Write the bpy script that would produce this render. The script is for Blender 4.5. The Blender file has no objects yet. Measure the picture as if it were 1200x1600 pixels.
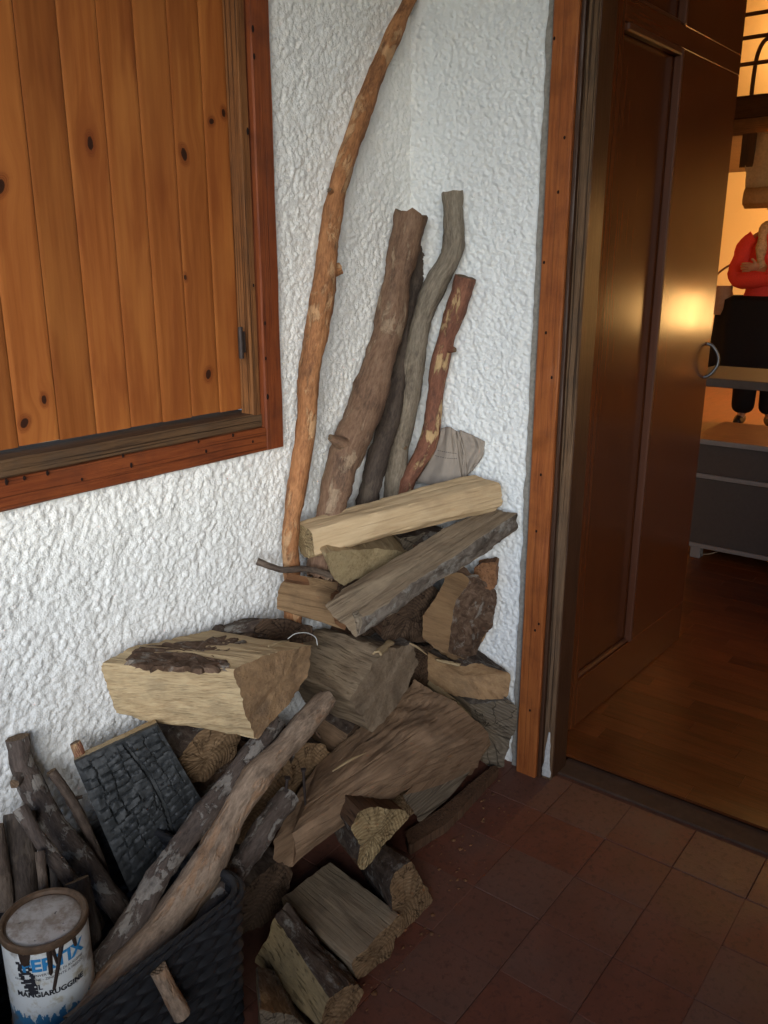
import bpy, bmesh, math, random
import numpy as np
from mathutils import Vector, Matrix, noise
random.seed(7); rng = np.random.default_rng(7)
S = bpy.context.scene
COL = S.collection

# ------------------------------------------------------------------ camera, world, sun, exposure
CAM = np.array([-1.94, -1.423, 1.40]); FPX = 1320.0
TH, PSI = math.radians(16.34), math.radians(37.9)
Fv = np.array([math.cos(PSI)*math.cos(TH), math.sin(PSI)*math.cos(TH), -math.sin(TH)])
Rv = np.array([math.sin(PSI), -math.cos(PSI), 0.0]); Uv = np.cross(Rv, Fv)
cd = bpy.data.cameras.new('camera'); cam = bpy.data.objects.new('camera', cd); COL.objects.link(cam)
cd.sensor_fit = 'VERTICAL'; cd.sensor_height = 36.0; cd.lens = 36.0*FPX/1600.0
cd.clip_start = 0.05; cd.clip_end = 3000
cam.location = CAM; cam.rotation_euler = (math.pi/2-TH, 0, PSI-math.pi/2)
S.camera = cam
S.render.resolution_x, S.render.resolution_y = 768, 1024

SUN_EL, SUN_AZ = math.radians(13), math.radians(41)      # light travels towards +X and a little +Y
W = bpy.data.worlds.new('World'); S.world = W; W.use_nodes = True
wn = W.node_tree.nodes; wl = W.node_tree.links
sky = wn.new('ShaderNodeTexSky'); sky.sky_type = 'NISHITA'; sky.sun_disc = False
sky.sun_elevation = SUN_EL; sky.altitude = 300; sky.ozone_density = 4.0; sky.dust_density = 0.4
sdir = Vector((-math.cos(SUN_AZ)*math.cos(SUN_EL), -math.sin(SUN_AZ)*math.cos(SUN_EL), math.sin(SUN_EL)))  # towards the sun
sky.sun_rotation = math.atan2(sdir.x, sdir.y)
bg = wn['Background']; bg.inputs['Strength'].default_value = 0.15
wl.new(sky.outputs[0], bg.inputs['Color'])
sd = bpy.data.lights.new('sun', 'SUN'); sd.energy = 1.5; sd.angle = math.radians(38); sd.color = (1.0, 0.985, 0.95)
so = bpy.data.objects.new('sun', sd); COL.objects.link(so)
so.rotation_euler = sdir.to_track_quat('Z', 'Y').to_euler(); so.location = sdir*20
VS = S.view_settings
S.display_settings.display_device = 'sRGB'
VS.view_transform = 'Standard'; VS.look = 'None'; VS.gamma = 1.0; VS.use_curve_mapping = False
VS.exposure = 1.35

# ------------------------------------------------------------------ pixel -> place
def ray(px, py): return Fv*FPX + Rv*(px-600) - Uv*(py-800)
def pz(px, py, z=0.0): r = ray(px, py); return CAM + r*(z-CAM[2])/r[2]
def pyy(px, py, y=0.0): r = ray(px, py); return CAM + r*(y-CAM[1])/r[1]
def pxx(px, py, x=0.0): r = ray(px, py); return CAM + r*(x-CAM[0])/r[0]
def pt(px, py, k, v): return {'x': pxx, 'y': pyy, 'z': pz}[k](px, py, v)
def pts(lst, k=None, v=None):
    return [pt(*p) if len(p) == 4 else pt(p[0], p[1], k, v) for p in lst]

# ------------------------------------------------------------------ node helpers
class T:
    def __init__(s, name):
        s.m = bpy.data.materials.new(name); s.m.use_nodes = True
        s.nt = s.m.node_tree; s.nt.nodes.clear()
        s.out = s.nt.nodes.new('ShaderNodeOutputMaterial')
        s.b = s.nt.nodes.new('ShaderNodeBsdfPrincipled')
        s.nt.links.new(s.b.outputs[0], s.out.inputs[0])
    def put(s, sock, v):
        if isinstance(v, bpy.types.NodeSocket): s.nt.links.new(v, sock)
        elif isinstance(v, (tuple, list)) and len(v) == 3 and sock.type == 'RGBA': sock.default_value = (*v, 1)
        else: sock.default_value = v
    def n(s, ty, props=None, **inp):
        nd = s.nt.nodes.new('ShaderNode'+ty)
        for k, v in (props or {}).items(): setattr(nd, k, v)
        for k, v in inp.items(): s.put(nd.inputs[k.replace('_', ' ')], v)
        return nd
    def noise(s, vec, scale, detail=4, rough=.55, dist=0):
        return s.n('TexNoise', Vector=vec, Scale=scale, Detail=detail, Roughness=rough, Distortion=dist).outputs['Fac']
    def ramp(s, fac, stops):
        r = s.n('ValToRGB', Fac=fac); e = r.color_ramp.elements
        while len(e) < len(stops): e.new(.5)
        for i, (p, c) in enumerate(stops):
            e[i].position = p; e[i].color = (c, c, c, 1) if isinstance(c, (int, float)) else (*c, 1)
        return r.outputs[0]
    def mix(s, f, a, b, blend='MIX'):
        m = s.nt.nodes.new('ShaderNodeMix'); m.data_type = 'RGBA'; m.blend_type = blend
        s.put(m.inputs[0], f); s.put(m.inputs[6], a); s.put(m.inputs[7], b); return m.outputs[2]
    def math(s, op, a, b=0.0):
        m = s.n('Math', {'operation': op}); s.put(m.inputs[0], a); s.put(m.inputs[1], b); return m.outputs[0]
    def vm(s, op, a, b):
        m = s.n('VectorMath', {'operation': op}); s.put(m.inputs[0], a); s.put(m.inputs[1], b); return m.outputs[0]
    def grain(s):
        a = s.n('Attribute', {'attribute_name': 'grain'}).outputs['Vector']
        r = s.n('ObjectInfo').outputs['Random']
        c = s.n('CombineXYZ', X=s.math('MULTIPLY', r, 37.0), Y=s.math('MULTIPLY', r, 11.0), Z=s.math('MULTIPLY', r, 23.0)).outputs[0]
        return a, s.vm('ADD', a, c), r
    def obj(s):
        return s.n('TexCoord').outputs['Object']
    def bump(s, h, strength=.5, dist=.003):
        b = s.n('Bump', Strength=strength, Distance=dist, Height=h); s.nt.links.new(b.outputs[0], s.b.inputs['Normal'])
    def fin(s, col, rough=.7, spec=.3, **k):
        s.put(s.b.inputs['Base Color'], col); s.put(s.b.inputs['Roughness'], rough); s.put(s.b.inputs['Specular IOR Level'], spec)
        for kk, v in k.items(): s.put(s.b.inputs[kk.replace('_', ' ')], v)
        return s.m

def sc(c, k): return tuple(min(1, x*k) for x in c)

def wood(name, light, mid, dark, rough=.75, fib=1.0, crack=.5, dirt=.35, dirtc=(.06, .045, .035), var=.25, bump=.5, spec=.15):
    t = T(name); raw, g, r = t.grain()
    f = t.vm('MULTIPLY', g, (7*fib, 120*fib, 120*fib))
    n1 = t.math('ADD', t.math('MULTIPLY', t.noise(f, 1.0, 7, .68), .7), t.math('MULTIPLY', t.noise(t.vm('MULTIPLY', g, (14*fib, 420*fib, 420*fib)), 1.0, 4, .6), .3))
    c = t.ramp(n1, [(.30, dark), (.5, mid), (.70, light)])
    pale = t.noise(t.vm('MULTIPLY', g, (5, 16, 16)), 1.0, 3, .5, .6)
    c = t.mix(t.ramp(pale, [(.45, 0.0), (.75, .7)]), c, light)
    cr = t.noise(t.vm('MULTIPLY', g, (1.5, 190, 190)), 1.0, 3, .5, .25)
    crm = t.ramp(cr, [(.58, 0.0), (.66, crack*1.15)])
    c = t.mix(crm, c, sc(dark, .45))
    d = t.noise(g, 13.0, 5, .62)
    c = t.mix(t.ramp(d, [(.48, 0.0), (.72, dirt)]), c, dirtc)
    v = t.math('ADD', t.math('MULTIPLY', r, var), 1-var/2)
    c = t.mix(1.0, c, t.n('CombineXYZ', X=v, Y=v, Z=v).outputs[0], 'MULTIPLY')
    h = t.math('SUBTRACT', t.math('ADD', n1, t.math('MULTIPLY', d, .5)), t.math('MULTIPLY', crm, .9))
    t.bump(h, bump*1.6, .005)
    return t.fin(c, rough, spec)

def bark(name, a, b, lichen=(.35, .34, .30), lamt=.4, scale=1.0, bump=.9, rough=.9):
    t = T(name); raw, g, r = t.grain()
    f = t.vm('MULTIPLY', g, (26*scale, 60*scale, 60*scale))
    n1 = t.noise(f, 1.0, 7, .65, .8)
    c = t.ramp(n1, [(.3, sc(a, .5)), (.48, a), (.68, b)])
    n2 = t.noise(g, 30*scale, 6, .7)
    c = t.mix(t.ramp(n2, [(.54, 0.0), (.62, lamt)]), c, lichen)
    t.bump(t.math('ADD', n1, t.math('MULTIPLY', n2, .4)), bump, .005)
    return t.fin(c, rough, .15)

def endgrain(name, light, dark, rings=170., rough=.85, dirt=.35):
    t = T(name); raw, g, r = t.grain()
    sp = t.n('SeparateXYZ', Vector=raw)
    y = t.math('ADD', sp.outputs[1], .045); z = t.math('ADD', sp.outputs[2], .05)
    rad = t.math('SQRT', t.math('ADD', t.math('MULTIPLY', y, y), t.math('MULTIPLY', z, z)))
    wob = t.noise(g, 14., 3)
    rg = t.math('SINE', t.math('MULTIPLY', t.math('ADD', rad, t.math('MULTIPLY', wob, .03)), rings*4.5))
    fine = t.noise(t.vm('MULTIPLY', g, (40, 40, 220)), 1.0, 5, .65)
    c = t.ramp(fine, [(.3, dark), (.66, light)])
    c = t.mix(t.math('MULTIPLY', t.math('ADD', t.math('MULTIPLY', rg, .5), .5), .55), c, sc(dark, .75))
    ang = t.math('ARCTAN2', t.math('ADD', sp.outputs[1], .012), t.math('ADD', sp.outputs[2], .009))
    rv = t.n('CombineXYZ', X=t.math('MULTIPLY', ang, 2.4), Y=t.math('MULTIPLY', rad, 9.0), Z=t.math('MULTIPLY', r, 40.0)).outputs[0]
    ck = t.math('ABSOLUTE', t.math('SUBTRACT', t.noise(rv, 1.6, 3, .5), .5))
    ckm = t.ramp(ck, [(.0, .85), (.018, 0.0)])
    c = t.mix(ckm, c, sc(dark, .25))
    d = t.noise(g, 22., 6, .7)
    c = t.mix(t.ramp(d, [(.46, 0.0), (.7, dirt)]), c, sc(dark, .35))
    t.bump(t.math('SUBTRACT', t.math('ADD', fine, t.math('MULTIPLY', rg, .15)), ckm), .8, .004)
    return t.fin(c, rough, .15)

def stickmat(name, a, b, peel=(.5, .33, .18), pa=.5, dark=(.05, .03, .02), ps=(9, 24, 24), thr=.54, rough=.75):
    t = T(name); raw, g, r = t.grain()
    n1 = t.noise(t.vm('MULTIPLY', g, (9, 36, 36)), 1.0, 8, .7, .5)
    c = t.ramp(n1, [(.3, sc(a, .55)), (.48, a), (.68, b)])
    p = t.noise(t.vm('MULTIPLY', g, ps), 1.0, 5, .6, .3)
    pm = t.ramp(p, [(thr, 0.0), (thr+.05, pa)])
    c = t.mix(pm, c, peel)
    dk = t.noise(t.vm('MULTIPLY', g, (9, 17, 17)), 1.0, 7, .72)
    c = t.mix(t.ramp(dk, [(.52, 0.0), (.63, .8)]), c, dark)
    fine = t.noise(t.vm('MULTIPLY', g, (60, 220, 220)), 1.0, 4, .6)
    c = t.mix(.28, c, t.mix(t.ramp(fine, [(.35, 0.0), (.65, 1.0)]), sc(a, .35), sc(b, 1.35)))
    t.bump(t.math('SUBTRACT', t.math('ADD', n1, t.math('MULTIPLY', fine, .4)), t.math('MULTIPLY', pm, .6)), .9, .006)
    return t.fin(c, rough, .25)

def plain(name, col, rough=.6, spec=.3, nz=.12, scale=30., **k):
    t = T(name); o = t.obj(); n = t.noise(o, scale, 5, .6)
    c = t.mix(n, sc(col, 1-nz*2), sc(col, 1+nz*2)); t.bump(n, .15, .002)
    return t.fin(c, rough, spec, **k)

# ------------------------------------------------------------------ mesh helpers
def link(o, parent=None):
    COL.objects.link(o)
    if parent is not None: o.parent = parent
    return o
def tag(o, label=None, cat=None, group=None, kind=None):
    for k, v in (('label', label), ('category', cat), ('group', group), ('kind', kind)):
        if v: o[k] = v
    return o
def thing(name, label, cat, loc=(0, 0, 0), rz=0, group=None):
    o = bpy.data.objects.new(name, None); o.empty_display_size = .05; COL.objects.link(o)
    o.location = loc; o.rotation_euler = (0, 0, rz); bpy.context.view_layer.update()
    return tag(o, label, cat, group)
def mk(name, V, F, mats, parent=None, mi=None, grain=None, smooth=True, sharp=40, center=True, local=False):
    """V in world space (unless local); parented pieces are moved into the parent's frame"""
    V = np.asarray(V, dtype=float)
    c = (V.min(0)+V.max(0))/2 if center else np.zeros(3)
    me = bpy.data.meshes.new(name); me.from_pydata((V-c).tolist(), [], [tuple(f) for f in F])
    for m in (mats if isinstance(mats, (list, tuple)) else [mats]): me.materials.append(m)
    if mi is not None: me.polygons.foreach_set('material_index', list(mi))
    if grain is None: grain = V-c
    a = me.attributes.new('grain', 'FLOAT_VECTOR', 'POINT'); a.data.foreach_set('vector', np.asarray(grain, dtype=float).ravel())
    if smooth:
        me.polygons.foreach_set('use_smooth', [True]*len(me.polygons)); me.set_sharp_from_angle(angle=math.radians(sharp))
    me.update()
    o = bpy.data.objects.new(name, me); link(o, parent)
    loc = Vector(c)
    if parent is not None and not local: loc = parent.matrix_world.inverted() @ loc if parent.type == 'EMPTY' else loc-Vector(parent.location)
    o.location = loc
    return o
def boxvf(a, b, bev=0.0):
    """bevelled box between corners a,b -> verts, faces (chamfered)"""
    a = np.minimum(a, b).astype(float) if False else np.minimum(np.array(a, float), np.array(b, float)); b2 = np.maximum(np.array(a, float), np.array(b, float))
    bm = bmesh.new(); bmesh.ops.create_cube(bm, size=1.0)
    for v in bm.verts: v.co = Vector([(a[i]+b2[i])/2+v.co[i]*(b2[i]-a[i]) for i in range(3)])
    if bev > 0: bmesh.ops.bevel(bm, geom=bm.edges[:]+bm.verts[:], offset=bev, segments=1, profile=.5, affect='EDGES')
    bm.verts.ensure_lookup_table(); bm.verts.index_update()
    V = [tuple(v.co) for v in bm.verts]; F = [[v.index for v in f.verts] for f in bm.faces]; bm.free()
    return V, F
AX = {'x': (0, 1, 2), 'y': (1, 0, 2), 'z': (2, 0, 1)}
def box(name, a, b, mat, parent=None, bev=.003, ax='x', **k):
    V, F = boxvf(a, b, bev); V = np.array(V); c = (V.min(0)+V.max(0))/2
    return mk(name, V, F, mat, parent, grain=(V-c)[:, AX[ax]], smooth=False, **k)
def join(parts):
    V, F, o = [], [], 0
    for v, f in parts:
        V += [tuple(x) for x in v]; F += [[i+o for i in q] for q in f]; o += len(v)
    return V, F
def catmull(P, n):
    P = np.array(P, float); Q = np.vstack([2*P[0]-P[1], P, 2*P[-1]-P[-2]]); out = []
    m = len(P)-1
    for t in np.linspace(0, m, n):
        i = min(int(t), m-1); u = t-i; a, b, c, d = Q[i:i+4]
        out.append(.5*((2*b)+(-a+c)*u+(2*a-5*b+4*c-d)*u*u+(-a+3*b-3*c+d)*u**3))
    return np.array(out)
def nz(v): return noise.noise(Vector(v))
def fr(v, o=4): return noise.fractal(Vector(v), 1.0, 2.0, o)
def tubevf(P, R, seg=16, rough=.10, knob=.14, seed=0.0, ds=.012, jag=0.0, rr=None, cap=True):
    L = np.sum(np.linalg.norm(np.diff(np.array(P, float), axis=0), axis=1)); n = max(6, int(L/ds))
    C = catmull(P, n); Rr = catmull([[r, 0, 0] for r in R], n)[:, 0]
    tan = np.gradient(C, axis=0); tan /= np.linalg.norm(tan, axis=1)[:, None]
    mt = C[-1]-C[0]; ref = np.array([0, 0, 1.0]) if abs(mt[2])/np.linalg.norm(mt) < .8 else np.array([1.0, -.6, 0])
    V, G, F = [], [], []; s = 0.0
    for i in range(n):
        if i: s += np.linalg.norm(C[i]-C[i-1])
        u = np.cross(tan[i], ref); u /= np.linalg.norm(u); v = np.cross(tan[i], u)
        for j in range(seg):
            a = 2*math.pi*j/seg; ca, sa = math.cos(a), math.sin(a)
            r = Rr[i]*(1+.9*knob*nz((s*17+seed*3, 1.7, .3)))
            k = 1+knob*nz((s*9+seed, ca*.9, sa*.9+seed))+rough*fr((s*45+seed, ca*3, sa*3), 3)
            p = C[i]+(u*ca+v*sa)*r*k
            if jag and i in (0, n-1): p = p+tan[i]*jag*fr((ca*2+seed, sa*2, i), 3)*(1 if i else -1)
            V.append(p); G.append((s, ca*r, sa*r))
    for i in range(n-1):
        for j in range(seg):
            k = (j+1) % seg
            F.append((i*seg+j, i*seg+k, (i+1)*seg+k, (i+1)*seg+j))
    ncap = len(F)
    if cap:
        for i, inv in ((0, True), (n-1, False)):
            c = len(V); V.append(C[i]); G.append((s if i else 0, 0, 0))
            for j in range(seg):
                a, b = i*seg+j, i*seg+(j+1) % seg
                F.append((c, b, a) if inv else (c, a, b))
    return V, F, G, ncap
def stick(name, P, R, mat, endm, label=None, cat='stick', parent=None, stubs=(), group=None, **k):
    V, F, G, nc = tubevf(P, R, **k); mi = [0]*nc+[1]*(len(F)-nc)
    for (bp, tip, r0, r1) in stubs:
        v, f, g, c2 = tubevf([bp, (np.array(bp)*.5+np.array(tip)*.5), tip], [r0, (r0+r1)/2, r1], seg=12, rough=.08, seed=3.3, ds=.006, jag=.004)
        o = len(V); V = list(V)+list(v); G = list(G)+list(g); F = list(F)+[tuple(i+o for i in q) for q in f]; mi += [0]*c2+[1]*(len(f)-c2)
    o = mk(name, V, F, [mat, endm], parent, mi=mi, grain=G, sharp=55)
    return tag(o, label, cat if parent is None else None, group)
def log(name, A, B, mats, label=None, barks=(), bulge={}, amp=.004, fibre=.0014, bamp=.003, cat='log', parent=None, bow=(0, 0, 0), bowv={}, seed=None, ends=(1, 1), erough=.003, group=None, res=.0065):
    """loft between two end polygons. mats = (split, bark, end)"""
    A = np.array(A, float); B = np.array(B, float); N = len(A); seed = random.random()*50 if seed is None else seed
    # inward-safe orientation
    ca, cb = A.mean(0), B.mean(0); ax = cb-ca; L = np.linalg.norm(ax); ax /= L
    nrm = sum((np.cross(A[i]-ca, A[(i+1) % N]-ca) for i in range(N)), np.zeros(3))
    if nrm @ ax > 0: pass
    else:
        A = A[::-1]; B = B[::-1]; barks = [(N-2-k) % N for k in barks]; bowv = {(N-1-k) % N: v for k, v in bowv.items()}; bulge = {(N-2-k) % N: v for k, v in bulge.items()}
    u = np.cross(ax, [0, 0, 1.0]); u = u/np.linalg.norm(u) if np.linalg.norm(u) > .1 else np.array([1.0, 0, 0]); v = np.cross(u, ax)
    rowA, rowB, sd, rbw, crn = [], [], [], [], []; BV = [np.array(bowv.get(k, (0, 0, 0)), float) for k in range(N)]
    for k in range(N):
        a0, a1, b0, b1 = A[k], A[(k+1) % N], B[k], B[(k+1) % N]
        m = max(2, int(max(np.linalg.norm(a1-a0), np.linalg.norm(b1-b0))/res))
        na = np.cross(a1-a0, ax); na /= (np.linalg.norm(na)+1e-9)
        for i in range(m):
            t = i/m; h = bulge.get(k, 0.0)*4*t*(1-t)
            pa, pb = a0+(a1-a0)*t+na*h, b0+(b1-b0)*t+na*h
            if i == 0:
                q = .22*min(1, .03/ (np.linalg.norm(a1-a0)+1e-6)*2)
                pa = pa+(A[k-1]-a0)*q*.12+(a1-a0)*q*.12; pb = pb+(B[k-1]-b0)*q*.12+(b1-b0)*q*.12
            crn.append(i == 0); rbw.append(BV[k]*(1-t)+BV[(k+1) % N]*t); rowA.append(pa); rowB.append(pb); sd.append(1 if k in barks else 0)
    M = len(rowA); n = max(6, int(L/.011)); rowA = np.array(rowA); rowB = np.array(rowB); bw = np.array(bow, float)+np.array(rbw)
    V, G, F, mi = [], [], [], []
    for j in range(n+1):
        t = j/n; row = rowA*(1-t)+rowB*t+bw*4*t*(1-t); c = row.mean(0)
        for i in range(M):
            p = row[i]; d = p-c; dl = np.linalg.norm(d)+1e-9; dn = d/dl
            gu, gv, s = (p-c)@u, (p-c)@v, t*L
            bk = sd[i] or sd[i-1]
            h = amp*1.6*fr((s*7+seed, gu*16, gv*16+seed), 3)+fibre*2.3*fr((s*4+seed, gu*95, gv*95), 3)
            if crn[i]: h += .005*fr((s*38+seed, gu*20, gv*20), 3)-.0015
            if bk: h += bamp*fr((s*45, gu*60+seed, gv*60), 4)
            q = p+dn*h
            if j in (0, n): q = q+ax*(erough*2*fr((gu*25+seed, gv*25, j), 4))
            V.append(q); G.append((s, gu, gv))
    for j in range(n):
        for i in range(M):
            k = (i+1) % M
            F.append((j*M+i, j*M+k, (j+1)*M+k, (j+1)*M+i)); mi.append(sd[i])
    for e, j in ((0, 0), (1, n)):
        base = list(range(j*M, j*M+M)); cl_ = rowA if e == 0 else rowB; c = cl_.mean(0)
        prev = base
        for ring in (.94, .75, .5, .25):
            cur = []
            for i in range(M):
                p = c+(cl_[i]-c)*ring; gu, gv = (p-c)@u, (p-c)@v
                p = p+ax*(erough*2*fr((gu*25+seed, gv*25, j), 4))
                cur.append(len(V)); V.append(p); G.append((j/n*L, gu, gv))
            for i in range(M):
                k = (i+1) % M
                F.append((prev[k], prev[i], cur[i], cur[k]) if e == 0 else (prev[i], prev[k], cur[k], cur[i])); mi.append(2 if ends[e] else 0)
            prev = cur
        ci = len(V); V.append(c); G.append((j/n*L, 0, 0))
        for i in range(M):
            k = (i+1) % M
            F.append((prev[k], prev[i], ci) if e == 0 else (prev[i], prev[k], ci)); mi.append(2 if ends[e] else 0)
    print('LOG', name, (label or '')[:40], 'len %.2f' % L, 'zmin %.3f' % min(p[2] for p in V), 'x %.2f..%.2f' % (min(p[0] for p in V), max(p[0] for p in V)), 'y %.2f..%.2f' % (min(p[1] for p in V), max(p[1] for p in V)))
    o = mk(name, V, F, list(mats), parent, mi=mi, grain=G, sharp=48)
    return tag(o, label, cat if parent is None else None, group)
def ext(A, vec, s=1.0):
    A = np.array(A); c = A.mean(0); return (A-c)*s+c+np.array(vec)

def fftnoise(nx, ny, dx, wl0, bw=.5, sd=1):
    r = np.random.default_rng(sd); f = np.fft.rfft2(r.standard_normal((nx, ny)))
    kx = np.fft.fftfreq(nx, dx)[:, None]; ky = np.fft.rfftfreq(ny, dx)[None, :]
    k = np.sqrt(kx**2+ky**2)+1e-9; f *= np.exp(-(np.log(k*wl0)/bw)**2)
    h = np.fft.irfft2(f, s=(nx, ny)); return h/h.std()

# ------------------------------------------------------------------ materials of the setting
def stucco_mat(name, col, dirtc, nscale, amt):
    t = T(name); o = t.obj()
    n1 = t.noise(o, 3.0, 5, .6); n2 = t.noise(o, nscale, 6, .65); n3 = t.noise(o, 400., 3, .6)
    c = t.mix(t.ramp(n1, [(.35, 0.0), (.75, amt)]), col, dirtc)
    c = t.mix(t.ramp(n2, [(.55, 0.0), (.8, amt)]), c, dirtc)
    sm = t.noise(t.vm('MULTIPLY', o, (3.2, 3.2, 1.6)), 1.0, 6, .68)
    c = t.mix(t.ramp(sm, [(.62, 0.0), (.8, .35)]), c, (.47, .43, .37))
    ch = t.noise(o, 150., 2, .5)
    c = t.mix(t.ramp(ch, [(.70, 0.0), (.76, .6)]), c, (.40, .38, .35))
    vo = t.n('TexVoronoi', Vector=o, Scale=230.).outputs['Distance']
    t.bump(t.math('ADD', t.math('SUBTRACT', n2, t.math('MULTIPLY', vo, .5)), t.math('MULTIPLY', n3, .5)), .55, .003)
    return t.fin(c, .9, .1)
M_stL = stucco_mat('stucco_rough', (.84, .84, .815), (.70, .69, .65), 60., .35)
M_stR = stucco_mat('stucco_fine', (.78, .79, .78), (.64, .64, .62), 110., .3)
M_mortar = plain('mortar', (.27, .25, .22), .95, .1, .3, 90.)

def tile_mat():
    t = T('terracotta'); o = t.obj(); r = t.n('ObjectInfo').outputs['Random']
    off = t.n('CombineXYZ', X=t.math('MULTIPLY', r, 31.), Y=t.math('MULTIPLY', r, 17.), Z=0.0).outputs[0]
    p = t.vm('ADD', o, off); n1 = t.noise(p, 9., 5, .6); n2 = t.noise(p, 60., 6, .7); n3 = t.noise(p, 3.5, 3, .5)
    c = t.ramp(n1, [(.3, (.105, .036, .023)), (.7, (.17, .056, .033))])
    c = t.mix(t.ramp(r, [(.0, 0.0), (1., .55)]), c, (.13, .075, .055))
    c = t.mix(t.ramp(n2, [(.52, 0.0), (.64, .6)]), c, (.062, .026, .019))
    c = t.mix(t.ramp(n3, [(.5, 0.0), (.75, .45)]), c, (.13, .085, .068))
    t.bump(t.math('ADD', n2, n1), .4, .003)
    return t.fin(c, t.ramp(n1, [(.3, .5), (.7, .7)]), .3)
M_tile = tile_mat(); M_grout = plain('grout', (.105, .052, .038), .95, .1, .25, 60.)

# ------------------------------------------------------------------ floor and its tiles
fl = box('floor', (-2.75, -3.2, -.12), (.035, 0, -.0022), M_grout, bev=0); tag(fl, kind='structure')
V, F = boxvf((-.0869, -.0851, -.006), (.0869, .0851, 0.0), .0011)
proto = None
for i in range(-15, 1):
    for j in range(0, 17):
        cx = -.155+.175*i+.0875; cy = -.573+.1715*2+.08575-.1715*j
        if cx < -2.7 or cy < -3.1 or cy > -.05: continue
        if proto is None:
            proto = mk('tile', np.array(V), F, M_tile, fl, smooth=False, center=False); o = proto
        else:
            o = proto.copy(); COL.objects.link(o); o.parent = fl
        o.location = Vector((cx+random.uniform(-.0012, .0012), cy+random.uniform(-.0012, .0012), random.uniform(-.0009, .0009)))-Vector(fl.location)
        o.rotation_euler = (random.uniform(-.004, .004), random.uniform(-.004, .004), random.uniform(-.006, .006))
gr = box('ground', (-900, -900, -.5), (900, 900, -.125), plain('meadow', (.10, .13, .05), .95, .1, .3, .6), bev=0); tag(gr, kind='structure')

# ------------------------------------------------------------------ stucco walls
def stucco(name, u0, u1, z0, z1, d, wl0, amp, fn, mat, extra, label, hole=None, seed=3):
    nu, nzz = int((u1-u0)/d)+1, int((z1-z0)/d)+1
    U = np.linspace(u0, u1, nu); Zz = np.linspace(z0, z1, nzz)
    # thrown plaster: overlapping lumps of many sizes, the highest one showing
    r_ = np.random.default_rng(seed); hp = np.zeros((nu+40, nzz+40)); pitch = wl0*.44; nb_ = int((u1-u0)*(z1-z0)/pitch**2)
    for q in range(nb_):
        rad = pitch*r_.uniform(.35, 1.15)/d; ci, cj = r_.uniform(0, nu+39), r_.uniform(0, nzz+39); w = int(rad*1.8)+1
        i0, i1, j0, j1 = max(0, int(ci)-w), min(nu+40, int(ci)+w+2), max(0, int(cj)-w), min(nzz+40, int(cj)+w+2)
        gi = np.arange(i0, i1)[:, None]-ci; gj = np.arange(j0, j1)[None, :]-cj; an = r_.uniform(0, 3.14); ca_, sa_ = math.cos(an), math.sin(an); el = r_.uniform(.75, 1.0)
        rr2 = ((gi*ca_+gj*sa_)**2+((gj*ca_-gi*sa_)/el)**2)/rad**2
        b_ = r_.uniform(.25, 1.0)*np.maximum(0, 1-rr2*.55); hp[i0:i1, j0:j1] = np.maximum(hp[i0:i1, j0:j1], b_)
    h2 = fftnoise(nu+40, nzz+40, d, wl0*.45, .5, seed+1)[:nu, :nzz]; h3 = fftnoise(nu+40, nzz+40, d, wl0*7, .5, seed+2)[:nu, :nzz]
    hh = amp*(2.5*hp[:nu, :nzz]-1.4+.42*h2)+amp*.3*h3
    uu, zz = np.meshgrid(U, Zz, indexing='ij'); P = fn(uu, zz, hh).reshape(-1, 3)
    idx = np.arange(nu*nzz).reshape(nu, nzz)
    q = np.stack([idx[:-1, :-1], idx[1:, :-1], idx[1:, 1:], idx[:-1, 1:]], -1).reshape(-1, 4)
    if hole:
        cu = (uu[:-1, :-1].ravel()+d/2); cz = (zz[:-1, :-1].ravel()+d/2)
        q = q[~((cu > hole[0]) & (cu < hole[1]) & (cz > hole[2]) & (cz < hole[3]))]
    ev, ef = join(extra); o = len(P)
    me = bpy.data.meshes.new(name); me.from_pydata(np.vstack([P, np.array(ev)]).tolist(), [], q.tolist()+[[i+o for i in f] for f in ef])
    me.materials.append(mat); sm = [True]*len(q)+[False]*len(ef); me.polygons.foreach_set('use_smooth', sm); me.update()
    ob = bpy.data.objects.new(name, me); COL.objects.link(ob); return tag(ob, label, 'wall')
WX0, WX1, WZ0, WZ1 = -1.60, -.58, 1.035, 2.25      # clear opening between the casing boards
wl_ = stucco('stucco_wall', -1.78, 0.004, -.004, 2.3, .0034, .0170, .0020,
       lambda u, z, h: np.stack([u, -.002-h, z], -1), M_stL,
       [boxvf((-2.75, .012, -.1), (WX0-.02, .2, 2.62)), boxvf((WX1+.02, .012, -.1), (.3, .2, 2.62)), boxvf((WX0-.02, .012, -.1), (WX1+.02, .2, WZ0-.02)), boxvf((WX0-.02, .012, WZ1+.02), (WX1+.02, .2, 2.62)),
        boxvf((-2.75, -.001, -.1), (-1.78, .012, 2.62)), boxvf((-1.78, -.001, 2.3), (.0, .012, 2.62))],
       'rough white stucco wall around the shuttered window', hole=(WX0-.02, WX1+.02, WZ0-.02, WZ1+.02))
wr_ = stucco('stucco_wall', -.392, 0.003, -.004, 2.3, .0032, .0150, .0027,
       lambda u, z, h: np.stack([-.001-h, u, z], -1), M_stR,
       [boxvf((.012, -.41, -.1), (.15, .0, 2.62)), boxvf((.0, -1.45, 2.35), (.15, -.41, 2.62)), boxvf((.0, -3.2, -.1), (.15, -1.50, 2.62)), boxvf((0, -.41, 2.3), (.012, 0, 2.62))],
       'narrow fine-textured white wall between the corner and the door frame', seed=11)
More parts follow.
